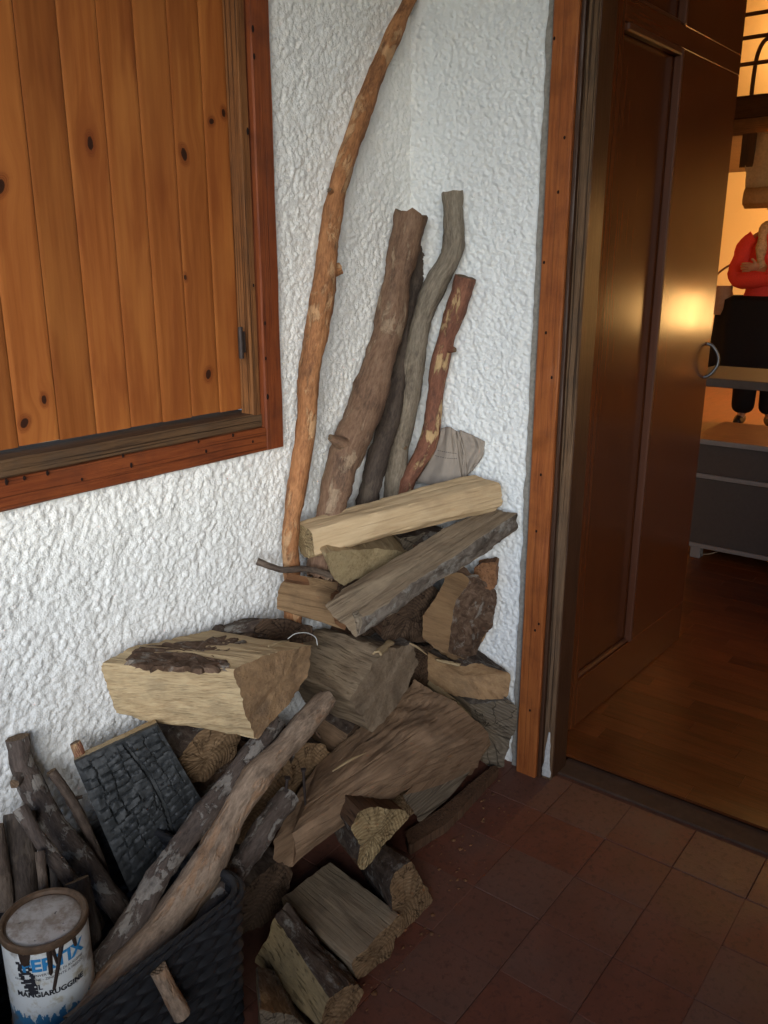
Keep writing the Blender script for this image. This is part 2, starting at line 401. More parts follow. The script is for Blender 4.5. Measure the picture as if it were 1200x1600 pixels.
# grey mortar edge where the plaster stops short of the casing
V, F = [], []
zs = np.arange(0, 2.34, .008)
for i, z in enumerate(zs):
    w = .006*fr((z*14, 0, 2), 4); e = .004*fr((z*40, 3, 1), 3)
    V += [(-.0005, -.386+w, z), (-.009-abs(e), -.391+w*.9, z), (-.012+e, -.4155, z), (-.0005, -.4165, z)]
    if i: 
        a, b = 4*(i-1), 4*i
        F += [(a, b, b+1, a+1), (a+1, b+1, b+2, a+2), (a+2, b+2, b+3, a+3)]
mk('mortar_edge', V, F, M_mortar, wr_)
M_roofw = wood('roof_boards', (.16, .09, .045), (.12, .065, .03), (.07, .035, .018), .6)
# rest of the porch: far wall, parapet, roof
fw = box('porch_wall', (-2.75, -3.35, -.1), (.15, -3.2, 2.62), M_roofw, bev=0); tag(fw, 'unseen far wall of the porch, made dark brown to cut bounced light', 'wall')  # out of view; brown finish chosen to reduce fill light on the floor
pp = box('parapet', (-2.9, -3.35, -.12), (-2.75, .2, .92), M_stR, bev=.01); tag(pp, 'low white parapet along the open side of the porch', 'wall')
rf = box('porch_roof', (-3.3, -3.35, 2.62), (.15, .2, 2.75), M_roofw, bev=0); tag(rf, 'brown boarded roof over the porch', 'roof')

# ------------------------------------------------------------------ window shutter
def shutter_mat():
    t = T('varnished_pine'); raw, g, r = t.grain()
    n1 = t.noise(t.vm('MULTIPLY', g, (3, 75, 40)), 1.0, 6, .6)
    n2 = t.noise(t.vm('MULTIPLY', g, (3.5, 16, 16)), 1.0, 4, .55, .5)
    fig = t.math('SINE', t.math('ADD', t.math('MULTIPLY', t.n('SeparateXYZ', Vector=g).outputs[1], 260.), t.math('MULTIPLY', n2, 22.)))
    n3 = t.noise(t.vm('MULTIPLY', g, (2.2, 9, 9)), 1.0, 3, .5, .8)
    c = t.ramp(n1, [(.25, (.215, .062, .015)), (.5, (.295, .093, .023)), (.78, (.37, .13, .033))])
    c = t.mix(t.math('MULTIPLY', t.math('ADD', fig, 1.0), .09), c, (.22, .06, .012))
    c = t.mix(t.ramp(n2, [(.48, 0.0), (.66, .5)]), c, (.17, .042, .011))
    c = t.mix(t.ramp(n3, [(.50, 0.0), (.7, .4)]), c, (.44, .165, .04))
    v = t.math('ADD', t.math('MULTIPLY', r, .35), .82); c = t.mix(1.0, c, t.n('CombineXYZ', X=v, Y=v, Z=v).outputs[0], 'MULTIPLY')
    k = t.n('Attribute', {'attribute_name': 'knot'}).outputs['Fac']
    kn = t.math('ADD', k, t.math('MULTIPLY', t.math('SUBTRACT', t.noise(g, 120., 3), .5), .25))
    c = t.mix(t.math('MULTIPLY', t.ramp(kn, [(.05, 0.0), (.3, 1.0)]), t.math('ADD', t.math('MULTIPLY', t.math('SINE', t.math('MULTIPLY', kn, 42.0)), .25), .6)), c, (.15, .034, .010))
    c = t.mix(t.ramp(kn, [(.55, 0.0), (.66, .92)]), c, (.022, .010, .007))
    t.bump(n1, .12, .002)
    return t.fin(c, t.ramp(n2, [(.3, .42), (.7, .55)]), .2)
M_pine = shutter_mat()
M_casing = wood('red_varnish_board', (.25, .068, .021), (.19, .047, .015), (.10, .024, .010), .55, crack=.5, dirt=.45, dirtc=(.06, .022, .014), var=.1, bump=.3, spec=.18)
M_worn = wood('worn_window_frame', (.25, .105, .036), (.18, .072, .025), (.085, .036, .015), .7, crack=.6, dirt=.4, dirtc=(.06, .034, .02), bump=.5)
M_sill = wood('weathered_sill', (.14, .078, .038), (.095, .052, .026), (.045, .026, .015), .8, crack=.6, dirt=.6, bump=.6)
M_iron = plain('rusty_iron', (.06, .045, .04), .65, .5, .3, 80., Metallic=.6)
sh = thing('window_shutter', 'varnished pine board shutter in a red-brown window frame', 'shutter', (-1.09, 0, 1.0))
knots = [(-.942, 1.615, .013), (-.725, 1.615, .013), (-.647, 1.686, .009), (-.612, 1.706, .011), (-1.091, 1.158, .011), (-1.135, 1.12, .013), (-1.128, 1.527, .012), (-.742, 1.374, .008), (-.695, 1.166, .012), (-.66, 1.93, .012), (-.86, 2.05, .012), (-1.3, 1.45, .012), (-1.22, 1.9, .012)]
edges = [-.597, -.667, -.746, -.825, -.905, -.986, -1.067, -1.150, -1.232, -1.314, -1.396, -1.478, -1.575]
for i in range(len(edges)-1):
    x1, x0 = edges[i]-.001, edges[i+1]+.001; nx, nzz = int((x1-x0)/.004), 270 if x1 > -1.25 else 60
    xs = np.linspace(x0, x1, nx); zs = np.linspace(1.078+random.uniform(-.0015, .0015), 2.235, nzz)
    V, G, F, K = [], [], [], []; off = random.random()*20; dep = random.uniform(-.0012, .0012)
    for z in zs:
        for x in xs:
            e = min(x-x0, x1-x); y = .04+dep+max(0, .0014-e)*.9
            k, gx = 0.0, 0.0
            for (kx, kz, kr) in knots:
                dx, dz = x-kx, (z-kz)*.7
                if x0-.002 < kx < x1+.002 or abs(kx+.63) < .02:
                    d2 = dx*dx*(1.0+.5*math.sin(kx*91))+dz*dz*(1+.4*math.sin(kz*57))+dx*dz*.6*math.sin(kx*40); k = max(k, math.exp(-d2/(kr*kr*.6))); gx += -dx*.9*math.exp(-d2/(kr*kr*7))
            V.append((x, y, z)); G.append((z+off, x+gx, off)); K.append(k)
    for a in range(nzz-1):
        for b in range(nx-1): F.append((a*nx+b, a*nx+b+1, (a+1)*nx+b+1, (a+1)*nx+b))
    # close the sides and bottom
    o0 = len(V); 
    for (x, z) in ((x0, zs[0]), (x1, zs[0]), (x1, zs[-1]), (x0, zs[-1])): V.append((x, .065, z)); G.append((z+off, x, off)); K.append(0)
    c0, c1, c2, c3 = 0, nx-1, nx*nzz-1, nx*(nzz-1)
    F += [(o0, o0+1, c1, *range(c1-1, 0, -1), c0), (o0+1, o0+2, c2, c1), (o0+3, o0, c0, c3), (o0+3, o0+2, o0+1, o0)]
    ob = mk('board', V, F, M_pine, sh, grain=G, sharp=25)
    a = ob.data.attributes.new('knot', 'FLOAT', 'POINT'); a.data.foreach_set('value', K)
def plank(name, a, b, mat, parent, ax, wob=.0015, bev=.003, d=.02):
    """board with slightly wavy edges"""
    a, b = np.minimum(a, b).astype(float), np.maximum(a, b).astype(float); i = 'xyz'.index(ax); j, k = [q for q in range(3) if q != i]
    n = max(2, int((b[i]-a[i])/d)); V, G, F = [], [], []; sd = random.random()*30; c = (a+b)/2
    prof = [(a[j]+bev, a[k]), (b[j]-bev, a[k]), (b[j], a[k]+bev), (b[j], b[k]-bev), (b[j]-bev, b[k]), (a[j]+bev, b[k]), (a[j], b[k]-bev), (a[j], a[k]+bev)]
    for q in range(n+1):
        s = a[i]+(b[i]-a[i])*q/n
        for m, (pj, pk) in enumerate(prof):
            p = np.zeros(3); p[i] = s; p[j] = pj+wob*fr((s*6+sd, m//2, 0), 3); p[k] = pk+wob*fr((s*6+sd, m//2, 7), 3); V.append(p)
            G.append((s, pj-c[j], pk-c[k]))
    for q in range(n):
        for m in range(8):
            r = (m+1) % 8; F.append((q*8+m, q*8+r, (q+1)*8+r, (q+1)*8+m))
    F += [tuple(range(7, -1, -1)), tuple(range(n*8, n*8+8))]
    return mk(name, V, F, mat, parent, grain=G, sharp=30)
SHB = [plank('casing_board', (-.583, -.022, .984), (-.527, .012, 2.31), M_casing, sh, 'z')]
SHB.append(plank('casing_board', (-1.655, -.021, .983), (-.5835, .012, 1.038), M_casing, sh, 'x'))
plank('casing_board', (-1.655, -.022, 1.039), (-1.60, .012, 2.31), M_casing, sh, 'z')
plank('casing_board', (-1.599, -.021, 2.255), (-.584, .012, 2.31), M_casing, sh, 'x')
plank('inner_frame', (-.5955, -.006, 1.076), (-.5835, .09, 2.25), M_worn, sh, 'z', .0008)
plank('inner_frame', (-.612, -.010, 1.05), (-.586, .030, 2.25), M_worn, sh, 'z', .0008)
plank('inner_sill', (-1.60, -.011, 1.0385), (-.5865, .085, 1.0705), M_sill, sh, 'x', .0012)
plank('inner_frame', (-1.599, -.006, 1.0715), (-1.58, .09, 2.25), M_worn, sh, 'z', .0008)
plank('backing_rail', (-1.57, .066, 1.2), (-.60, .085, 1.3), M_worn, sh, 'x')
hx = pyy(378, 530, -.012)
v1, f1, *_ = tubevf([(hx[0]-.004, -.012, 1.200), (hx[0]-.004, -.012, 1.235), (hx[0]-.004, -.012, 1.268)], [.0055, .006, .0055], seg=10, rough=.02, knob=.05)
v2, f2 = boxvf((hx[0]-.002, -.0125, 1.212), (hx[0]+.010, -.0105, 1.258), .0005)
V, F = join([(v1, f1), (v2, f2)]); mk('hinge', V, F, M_iron, sh)

# ------------------------------------------------------------------ door frame, door
M_dcase = wood('orange_varnish_board', (.38, .125, .034), (.29, .085, .023), (.15, .038, .013), .5, crack=.3, dirt=.45, dirtc=(.10, .028, .014), var=.05, bump=.2, spec=.2)
M_grey = wood('weathered_jamb', (.20, .122, .07), (.14, .082, .046), (.065, .038, .024), .85, crack=.6, dirt=.5, bump=.7)
M_dark = wood('dark_stained_wood', (.075, .032, .015), (.055, .023, .011), (.03, .013, .007), .45, crack=.2, dirt=.2, dirtc=(.02, .01, .007), bump=.15, spec=.45)
def door_mat(name, k=1.0, rr=.19):
    t = T(name); raw, g, r = t.grain()
    n1 = t.noise(t.vm('MULTIPLY', g, (4, 90, 90)), 1.0, 5, .6); n2 = t.noise(g, 3.5, 3)
    c = t.ramp(n1, [(.3, sc((.085, .024, .008), k)), (.7, sc((.135, .039, .0125), k))])
    t.bump(n1, .06, .001)
    return t.fin(c, t.ramp(n2, [(.3, rr), (.7, rr+.06)]), .6)
M_door = door_mat('varnished_door'); M_panel = door_mat('varnished_door_panel', .85); M_mould = door_mat('dull_moulding', .8, .5)
df = thing('door_frame', 'orange-brown wooden door frame with weathered grey jamb', 'door frame', (.05, -.45, 0))
DCB = plank('casing_board', (-.030, -.478, .0), (.0115, -.4155, 2.34), M_dcase, df, 'z', .0016)
plank('casing_edge', (-.022, -.489, .0), (.03, -.4785, 2.33), M_dark, df, 'z', .0008)
plank('jamb_strip', (-.012, -.519, .0), (-.002, -.4895, 2.32), M_grey, df, 'z', .0012)
plank('rebate', (-.0015, -.5175, .0), (.085, -.4895, 2.31), M_dark, df, 'z', .0006)
plank('stop_bead', (.086, -.512, .0), (.1, -.46, 2.3), M_door, df, 'z', .0006)
plank('jamb_lining', (.0345, -.4585, .0), (.149, -.425, 2.32), M_dark, df, 'z', .0006)
plank('head_board', (-.03, -1.5, 2.345), (.1, -.404, 2.42), M_dcase, df, 'y', .001)
plank('casing_board', (-.030, -1.535, .0), (.0115, -1.47, 2.34), M_dcase, df, 'z', .0016)
plank('jamb_lining', (.012, -1.50, .0), (.149, -1.46, 2.32), M_dark, df, 'z', .0006)
# white plaster smears at the foot of the jamb
V, F, G, c_ = tubevf([(-.0125, -.505, .01), (-.0130, -.503, .06), (-.0126, -.506, .15)], [.011, .009, .003], seg=10, rough=.3, knob=.5, ds=.005)
V = [(max(-.0155, min(p[0], -.0105)), p[1], p[2]) for p in V]
mk('plaster_smear', V, F, plain('smear', (.5, .49, .47), .95, .1, .2, 90.), df)
th_ = box('threshold', (.036, -1.46, -.1), (.126, -.5055, .002), plain('threshold_stone', (.065, .038, .026), .8, .2, .25, 30.), bev=.004); tag(th_, 'worn dark stone doorsill between tiles and parquet', 'doorsill')
# door leaf: local x along the leaf, local -y is the visible face
DA = math.atan2(-.485+.451, 1.142-.291)
dr = thing('door', 'dark varnished wooden door standing open into the lit room', 'door', (.155, -.4455, .012), DA)
def dbox(n, a, b, m, ax, bev=.0015, par=dr):
    V, F = boxvf(a, b, bev); V = np.array(V); c = (V.min(0)+V.max(0))/2
    o = mk(n, V-c, F, m, par, grain=(V-c)[:, AX[ax]], smooth=False, center=False, local=True); o.location = c; return o
T0, T1 = 0.0, .042
dbox('stile', (0, T0, 0), (.128, T1, 2.27), M_door, 'z')
dbox('stile', (.503, T0, .1585), (.965, T1, 1.968), M_door, 'z')
dbox('rail', (.1285, T0, 0), (.965, T1, .158), M_door, 'x')
dbox('rail', (.1285, T0, 1.9685), (.965, T1, 2.025), M_door, 'x')
dbox('stile', (.503, T0, 2.0255), (.965, T1, 2.27), M_door, 'z')
dbox('rail', (.1285, T0, 2.21), (.5025, T1, 2.27), M_door, 'x')
dbox('panel', (.1283, .020, .1583), (.5028, .032, 1.9683), M_panel, 'z', .0005)
dbox('panel', (.1283, .020, 2.0253), (.5028, .032, 2.2098), M_panel, 'z', .0005)
def bead(a, b):
    return boxvf(a, b, .004)
for (z0, z1) in ((.1585, 1.968), (2.0255, 2.2098)):
    V, F = join([bead((.485, -.006, z0), (.502, .0195, z1)), bead((.129, .004, z0), (.139, .0195, z1)), bead((.1392, .004, z0), (.4848, .0195, z0+.012)), bead((.1392, -.006, z1-.02), (.4848, .0195, z1))])
    V = np.array(V); c = (V.min(0)+V.max(0))/2; o = mk('moulding', V-c, F, M_mould, dr, smooth=False, center=False, local=True, grain=(V-c)[:, (2, 0, 1)]); o.location = c
M_steel = plain('brushed_steel', (.15, .15, .16), .45, .5, .08, 60., Metallic=1.0)
P = [(.93, .0, 1.125), (.935, -.018, 1.118), (.942, -.036, 1.09), (.944, -.04, 1.067), (.942, -.036, 1.045), (.935, -.018, 1.018), (.93, 0, 1.01)]
V, F, G, c_ = tubevf(P, [.0055]*7, seg=12, rough=0, knob=0, ds=.006)
V = np.array(V); c = (V.min(0)+V.max(0))/2; o = mk('handle', V-c, F, M_steel, dr, center=False, local=True); o.location = c
for hz in (.3, 1.2, 2.0):
    V, F, G, c_ = tubevf([(-.006, -.004, hz), (-.006, -.004, hz+.04), (-.006, -.004, hz+.08)], [.006]*3, seg=10, rough=0, knob=0)
    V = np.array(V); c = (V.min(0)+V.max(0))/2; o = mk('hinge', V-c, F, M_iron, dr, center=False, local=True); o.location = c

# ------------------------------------------------------------------ the room behind the door
M_cream = stucco_mat('cream_plaster', (.72, .58, .38), (.62, .48, .3), 40., .25)
M_parq = wood('parquet', (.165, .047, .013), (.115, .032, .009), (.06, .018, .006), .36, fib=.6, crack=.2, dirt=.2, dirtc=(.06, .022, .012), var=.45, bump=.08, spec=.25)
rfl = box('room_floor', (.15, -4.0, -.12), (7.6, 2.2, .0), plain('parquet_base', (.035, .015, .008), .6, .3, .2, 20.), bev=0); tag(rfl, kind='structure')
V, F = boxvf((-.0348, -.2098, 0), (.0348, .2098, .008), .0005); V = np.array(V); proto = None
for i in range(40):
    for j in range(6):
        cx = .1275+.035+.07*i; cy = -.22-.42*j+(.21 if i % 2 else 0)-.05*(i % 3)
        if i < 1 and cy > -.4: continue
        if proto is None: proto = o = mk('parquet_plank', V, F, M_parq, rfl, grain=V[:, (1, 0, 2)], smooth=False, center=False)
        else: o = proto.copy(); COL.objects.link(o); o.parent = rfl
        o.location = Vector((cx, cy, .0005+random.uniform(0, .0006)))-Vector(rfl.location)
for n_, a, b, m, lb in (('room_wall', (7.6, -4.1, -.1), (7.75, 2.3, 4.2), M_cream, 'cream end wall of the lit room behind the standing person'),
                   ('room_wall', (.15, 2.2, -.1), (7.6, 2.35, 4.2), M_cream, 'cream side wall of the room behind the open door'),
                   ('room_wall', (.15, -4.15, -.1), (7.6, -4.0, 4.2), M_roofw, 'unseen room side wall facing the open door, made dark brown to dim door reflections'),  # unseen wall; dark finish added to weaken its warm reflection in the door
                   ('room_wall', (.151, .0, -.1), (.29, 2.2, 4.2), M_cream, 'cream inner wall between the room and the porch'),
                   ('room_wall', (.02, -4.15, 2.76), (.149, .0, 4.2), M_cream, 'cream wall above the doorway inside the room')):
    o = box(n_, a, b, m, bev=0); tag(o, lb, 'wall')
o = box('room_ceiling', (.02, -4.15, 4.2), (7.75, 2.35, 4.3), M_cream, bev=0); tag(o, kind='structure')
o = box('raised_floor', (3.0, -3.99, .009), (7.59, 2.19, .16), M_parq, bev=.004); tag(o, kind='structure')

# mezzanine with tube railing and a rolled straw blind below it
M_beam = wood('dark_beam', (.10, .055, .025), (.07, .036, .017), (.035, .018, .01), .6, bump=.2)
M_beam2 = wood('brown_fascia', (.22, .12, .055), (.16, .085, .04), (.09, .045, .022), .55, bump=.2)
mz = thing('mezzanine', 'dark timber mezzanine edge with bent tube railing above the person', 'mezzanine', (4.5, 0, 2.24))
plank('beam', (4.45, -3.98, 2.35), (4.62, 2.18, 2.485), M_beam, mz, 'y', .002)
plank('fascia', (4.50, -3.98, 2.245), (4.62, 2.18, 2.349), M_beam2, mz, 'y', .002)
plank('deck', (4.625, -3.98, 2.3), (7.55, 2.18, 2.45), M_beam2, mz, 'y', .001, d=.3)
M_tube = plain('dark_tube', (.13, .07, .03), .4, .5, .1, 30., Metallic=.4)
def rail(P, r=.013, n='railing_tube', par=mz):
    V, F, G, c_ = tubevf(P, [r]*len(P), seg=10, rough=0, knob=0, ds=.02); mk(n, V, F, M_tube, par)
for z in (2.69, 2.85, 2.99):
    rail([(4.52, 2.1, z), (4.52, 1.2, z), (4.52, .46, z), (4.52, -.3, z), (4.52, -3.9, z)], .013)
for y in (.47, 1.3, -.9, -2.0):
    rail([(4.535, y, 2.485), (4.535, y, 2.6), (4.535, y-.01, 2.74), (4.535, y-.045, 2.82), (4.535, y-.11, 2.84)], .014)
rail([(4.54, .36, 2.69), (4.54, .20, 2.60), (4.54, .05, 2.50)], .011)
M_straw = plain('straw_blind', (.52, .37, .20), .85, .2, .18, 60.)
bl = thing('rolled_blind', 'pale straw blind hanging half rolled below the mezzanine beam', 'blind', (4.42, .2, 1.8))
Pn = [(4.44, 2.243), (4.425, 2.15), (4.405, 2.03), (4.39, 1.95), (4.41, 1.885)]
V, F = [], []
ys = np.linspace(.425, -1.2, 90)
for i, y in enumerate(ys):
    for k, (x, z) in enumerate(Pn): V.append((x+.006*math.sin(i*.9), y+(.045 if i == 0 and k == 0 else 0)-(.03 if i == 0 and k > 2 else 0), z))
for i in range(len(ys)-1):
    for k in range(4): F.append((i*5+k, (i+1)*5+k, (i+1)*5+k+1, i*5+k+1))
o = mk('hanging_cloth', V, F, M_straw, bl); md = o.modifiers.new('s', 'SOLIDIFY'); md.thickness = .008
V, F = [], []
th = np.linspace(0, 2*math.pi*2.6, 60); prof = [(.075*(.35+.65*a/th[-1])*math.cos(a), .075*(.35+.65*a/th[-1])*math.sin(a)) for a in th]
for y in (.40, .1, -.4, -1.2):
    for a, b in prof: V.append((4.43+a, y, 1.83+b))
for i in range(3):
    for k in range(59): F.append((i*60+k, i*60+k+1, (i+1)*60+k+1, (i+1)*60+k))
o = mk('roll', V, F, M_straw, bl); md = o.modifiers.new('s', 'SOLIDIFY'); md.thickness = .012; md.offset = 0
plank('dowel', (4.40, .37, 2.03), (4.42, .46, 2.24), M_beam, bl, 'z', .001, .002)

# low sideboard, lamp on it
M_char = plain('charcoal_front', (.062, .048, .04), .6, .3, .1, 60.)
M_alu = plain('pale_edge', (.20, .175, .16), .4, .4, .08, 50.)
M_top = wood('orange_wood_top', (.36, .15, .05), (.28, .10, .035), (.17, .06, .02), .35, bump=.1, spec=.5)
sb = thing('sideboard', 'low charcoal sideboard with pale metal strips and orange wooden top', 'sideboard', (2.3, -1.0, 0))
FX = 2.10
box('drawer_front', (FX+.004, -1.9, .09), (FX+.03, -.16, .415), M_char, sb, .003)
box('metal_strip', (FX, -1.9, .4155), (FX+.03, -.16, .437), M_alu, sb, .002, 'y')
box('drawer_front', (FX+.004, -1.9, .4375), (FX+.03, -.16, .585), M_char, sb, .003)
box('metal_strip', (FX, -1.9, .068), (FX+.03, -.16, .0895), M_alu, sb, .002, 'y')
box('carcass', (FX+.0305, -1.9, .068), (2.62, -.16, .585), M_char, sb, .003)
box('wood_top', (FX-.01, -1.91, .5855), (2.64, -.13, .606), M_top, sb, .004, 'y')
box('edge_strip', (FX-.016, -1.91, .584), (FX-.0105, -.13, .6075), M_alu, sb, .001, 'y')
for (x, y) in ((2.14, -.21), (2.58, -.21), (2.14, -1.85), (2.58, -1.85)): box('leg', (x-.025, y-.025, .009), (x+.025, y+.025, .0675), M_alu, sb, .003)
for y in (-1.2, -1.9):
    box('post', (2.60, y-.012, .6065), (2.63, y+.012, .8525), M_alu, sb, .002, 'z')
box('upper_shelf', (2.10, -1.91, .853), (2.64, -.05, .893), plain('dull_shelf', (.085, .07, .062), .6), sb, .003, 'y')
for y in (-1.2, -1.9): box('post', (2.21, y-.012, .6065), (2.24, y+.012, .8525), M_alu, sb, .002, 'z')
cb = np.array([[2.16, -.16, .012], [2.2, -.25, .012], [2.24, -.33, .05], [2.28, -.4, .06]])
V, F, G, c_ = tubevf(cb, [.004]*4, seg=8, rough=0, knob=0); o = mk('cable', V, F, M_tube); tag(o, 'thin black cable lying on the parquet under the sideboard', 'cable')
def emit(name, col, st):
    t = T(name); t.b.inputs['Emission Color'].default_value = (*col, 1); t.b.inputs['Emission Strength'].default_value = st
    return t.fin(col, .6, .2)
WARM = (1.0, .55, .18)
def lathe(prof, n=32, cx=0, cy=0):
    V, F = [], []
    for r, z in prof:
        for k in range(n): a = 2*math.pi*k/n; V.append((cx+r*math.cos(a), cy+r*math.sin(a), z))
    for i in range(len(prof)-1):
        for k in range(n): q = (k+1) % n; F.append((i*n+k, i*n+q, (i+1)*n+q, (i+1)*n+k))
    return V, F
LX, LY = 2.33, -1.105
tl = thing('table_lamp', 'lit table lamp with warm shade on the sideboard shelf', 'lamp', (LX, LY, .893))
V, F = lathe([(0, .894), (.07, .894), (.072, .91), (.03, .93), (.012, .99), (.012, 1.09), (0, 1.09)], 24, LX, LY); mk('base', V, F, M_tube, tl)
V, F = lathe([(.11, 1.10), (.075, 1.26)], 32, LX, LY); mk('lamp_shade', V, F, emit('lamp_shade_lit', WARM, 8.5), tl)
V, F = lathe([(0, 1.13), (.025, 1.14), (.03, 1.17), (.02, 1.2), (0, 1.205)], 16, LX, LY); mk('bulb', V, F, emit('bulb_lit', WARM, 20.), tl)
def plight(name, loc, en, r, col=WARM):
    l = bpy.data.lights.new(name, 'POINT'); l.energy = en; l.shadow_soft_size = r; l.color = col
    o = bpy.data.objects.new(name, l); COL.objects.link(o); o.location = loc
plight('table_lamp_light', (LX, LY, 1.20), .8, .05)
ul = thing('wall_lamp', 'lit wall lamp on the mezzanine end wall', 'lamp', (7.5, .7, 3.4))
box('plate', (7.56, .6, 3.3), (7.598, .8, 3.5), M_tube, ul)
V, F = lathe([(.02, 3.28), (.12, 3.32), (.14, 3.45), (.1, 3.55), (.02, 3.57)], 24, 7.42, .7); mk('glass_shade', V, F, emit('shade_lit', WARM, 6.), ul)
box('arm', (7.44, .69, 3.28), (7.56, .71, 3.31), M_tube, ul)
plight('wall_lamp_light', (7.2, .7, 3.42), 17, .12)
cl = thing('fill_globe', 'added unseen globe light under the mezzanine brightening end wall and person', 'lamp', (6.3, -.6, 2.0))  # globe and its point light are added out of view to brighten wall and person
V, F = lathe([(.004, 2.2), (.004, 2.298)], 8, 6.3, -.6); mk('cord', V, F, M_tube, cl)
V, F = lathe([(.01, 2.21)]+[(.12*math.sin(a), 2.09+.12*math.cos(a)) for a in np.linspace(.2, math.pi-.01, 12)], 24, 6.3, -.6); mk('globe', V, F, emit('globe_lit', WARM, 8.), cl)
plight('fill_globe_light', (6.3, -.6, 1.9), 120, .1)

# ------------------------------------------------------------------ the person
PB = pz(1178, 664, .16)
face = math.atan2(CAM[1]-PB[1], CAM[0]-PB[0])          # faces the porch; local +x forward, +y the person's left
pr = thing('person', 'person in red sweater with crossed arms, pale scarf and black skirt', 'person', tuple(PB), face)
M_skin = plain('skin', (.50, .28, .18), .5, .4, .05, 20.); M_red = plain('red_knit', (.78, .07, .055), .85, .2, .1, 90.)
M_blk = plain('black_cloth', (.012, .011, .012), .85, .2, .2, 60.); M_grn = plain('green_cloth', (.05, .12, .045), .8, .2, .15, 60.)
M_scarf = plain('pale_scarf', (.55, .42, .27), .9, .1, .45, 60.); M_hair = plain('brown_hair', (.06, .035, .02), .6, .3, .3, 120.); M_shoe = plain('brown_shoe', (.03, .022, .018), .5, .4, .2, 50.)
def skin(name, verts, edges, rad, mat, root=0, lev=2, parent=pr):
    me = bpy.data.meshes.new(name); me.from_pydata(verts, edges, []); me.materials.append(mat)
    o = bpy.data.objects.new(name, me); link(o, parent)
    o.modifiers.new('skin', 'SKIN').use_smooth_shade = True
    for i, v in enumerate(me.skin_vertices[0].data):
        r = rad[i]; v.radius = r if isinstance(r, tuple) else (r, r); v.use_root = (i == root)
    sb_ = o.modifiers.new('sub', 'SUBSURF'); sb_.levels = lev; sb_.render_levels = lev
    return o
bv = [(0, 0, .93), (0, 0, 1.12), (0, 0, 1.32), (0, 0, 1.44), (.01, 0, 1.53), (.03, 0, 1.62), (.03, 0, 1.73),
      (0, .17, 1.41), (.03, .235, 1.17), (.2, .02, 1.15), (.21, -.06, 1.17),
      (0, -.17, 1.41), (.03, -.235, 1.17), (.21, -.03, 1.20), (.22, .07, 1.22),
      (0, .09, .86), (.01, .10, .48), (0, .10, .09), (.13, .12, .03), (0, -.09, .86), (.01, -.10, .48), (0, -.10, .09), (.13, -.12, .03)]
be = [(0, 1), (1, 2), (2, 3), (3, 4), (4, 5), (5, 6), (3, 7), (7, 8), (8, 9), (9, 10), (3, 11), (11, 12), (12, 13), (13, 14), (0, 15), (15, 16), (16, 17), (17, 18), (0, 19), (19, 20), (20, 21), (21, 22)]
br = [(.10, .14), (.09, .12), (.10, .15), (.07, .11), .052, .085, .072, .052, .042, .033, .026, .052, .042, .033, .026, .075, .052, .036, .028, .075, .052, .036, .028]
skin('body', bv, be, br, M_skin)
V, F = [], []; tr = [(.90, .145, .195), (.95, .15, .20), (1.05, .135, .18), (1.15, .135, .185), (1.28, .14, .205), (1.38, .125, .205), (1.44, .10, .165), (1.49, .065, .08)]
for z, rx, ry in tr:
    for k in range(40): a = 2*math.pi*k/40; q = 1+.02*math.sin(a*7+z*40); V.append((rx*math.cos(a)*q, ry*math.sin(a)*q, z))
for i in range(len(tr)-1):
    for k in range(40): F.append((i*40+k, i*40+(k+1) % 40, (i+1)*40+(k+1) % 40, (i+1)*40+k))
mk('sweater', V, F, M_red, pr, center=False, local=True)
for sg in (1, -1):
    V, F, G, c_ = tubevf([(0, .14*sg, 1.41), (0, .19*sg, 1.37), (.015, .225*sg, 1.28), (.03, .245*sg, 1.18), (.06, .225*sg, 1.13), (.14, .13*sg, 1.145+.015*sg), (.20, .02*sg, 1.165+.02*sg), (.215, -.05*sg, 1.18+.025*sg)], [.085, .085, .078, .075, .072, .064, .055, .048], seg=16, rough=.04, knob=.1)
    mk('sleeve', V, F, M_red, pr, center=False, local=True)
V, F = [], []
for r, z in ((.19, 1.0), (.235, .97), (.245, .75), (.25, .55), (.25, .40)):
    for k in range(40): a = 2*math.pi*k/40; q = 1+.05*math.sin(a*9+z*3); V.append((r*.8*math.cos(a)*q, r*1.5*math.sin(a)*q, z))
for i in range(4):
    for k in range(40): F.append((i*40+k, i*40+(k+1) % 40, (i+1)*40+(k+1) % 40, (i+1)*40+k))
o = mk('skirt', V, F, M_blk, pr, center=False, local=True); o.modifiers.new('s', 'SOLIDIFY').thickness = .01
V, F = [], []
for r, z in ((.21, .46), (.21, .34)):
    for k in range(40): a = 2*math.pi*k/40; q = 1+.05*math.sin(a*8); V.append((r*.75*math.cos(a)*q, r*1.0*math.sin(a)*q, z))
for k in range(40): F.append((k, (k+1) % 40, 40+(k+1) % 40, 40+k))
o = mk('green_hem', V, F, M_grn, pr, center=False, local=True); o.modifiers.new('s', 'SOLIDIFY').thickness = .01
for s in (1, -1):
    skin('trouser_leg', [(0, .1*s, .5), (0, .1*s, .3), (0, .1*s, .08)], [(0, 1), (1, 2)], [.10, .098, .092], M_blk)
    skin('shoe', [(-.06, .1*s, .045), (.06, .115*s, .045), (.18, .13*s, .032)], [(0, 1), (1, 2)], [(.045, .045), (.045, .045), (.032, .04)], M_shoe)
def pt_tube(n, P, R, m, **k):
    V, F, G, c_ = tubevf(P, R, **k); return mk(n, V, F, m, pr, center=False, local=True)
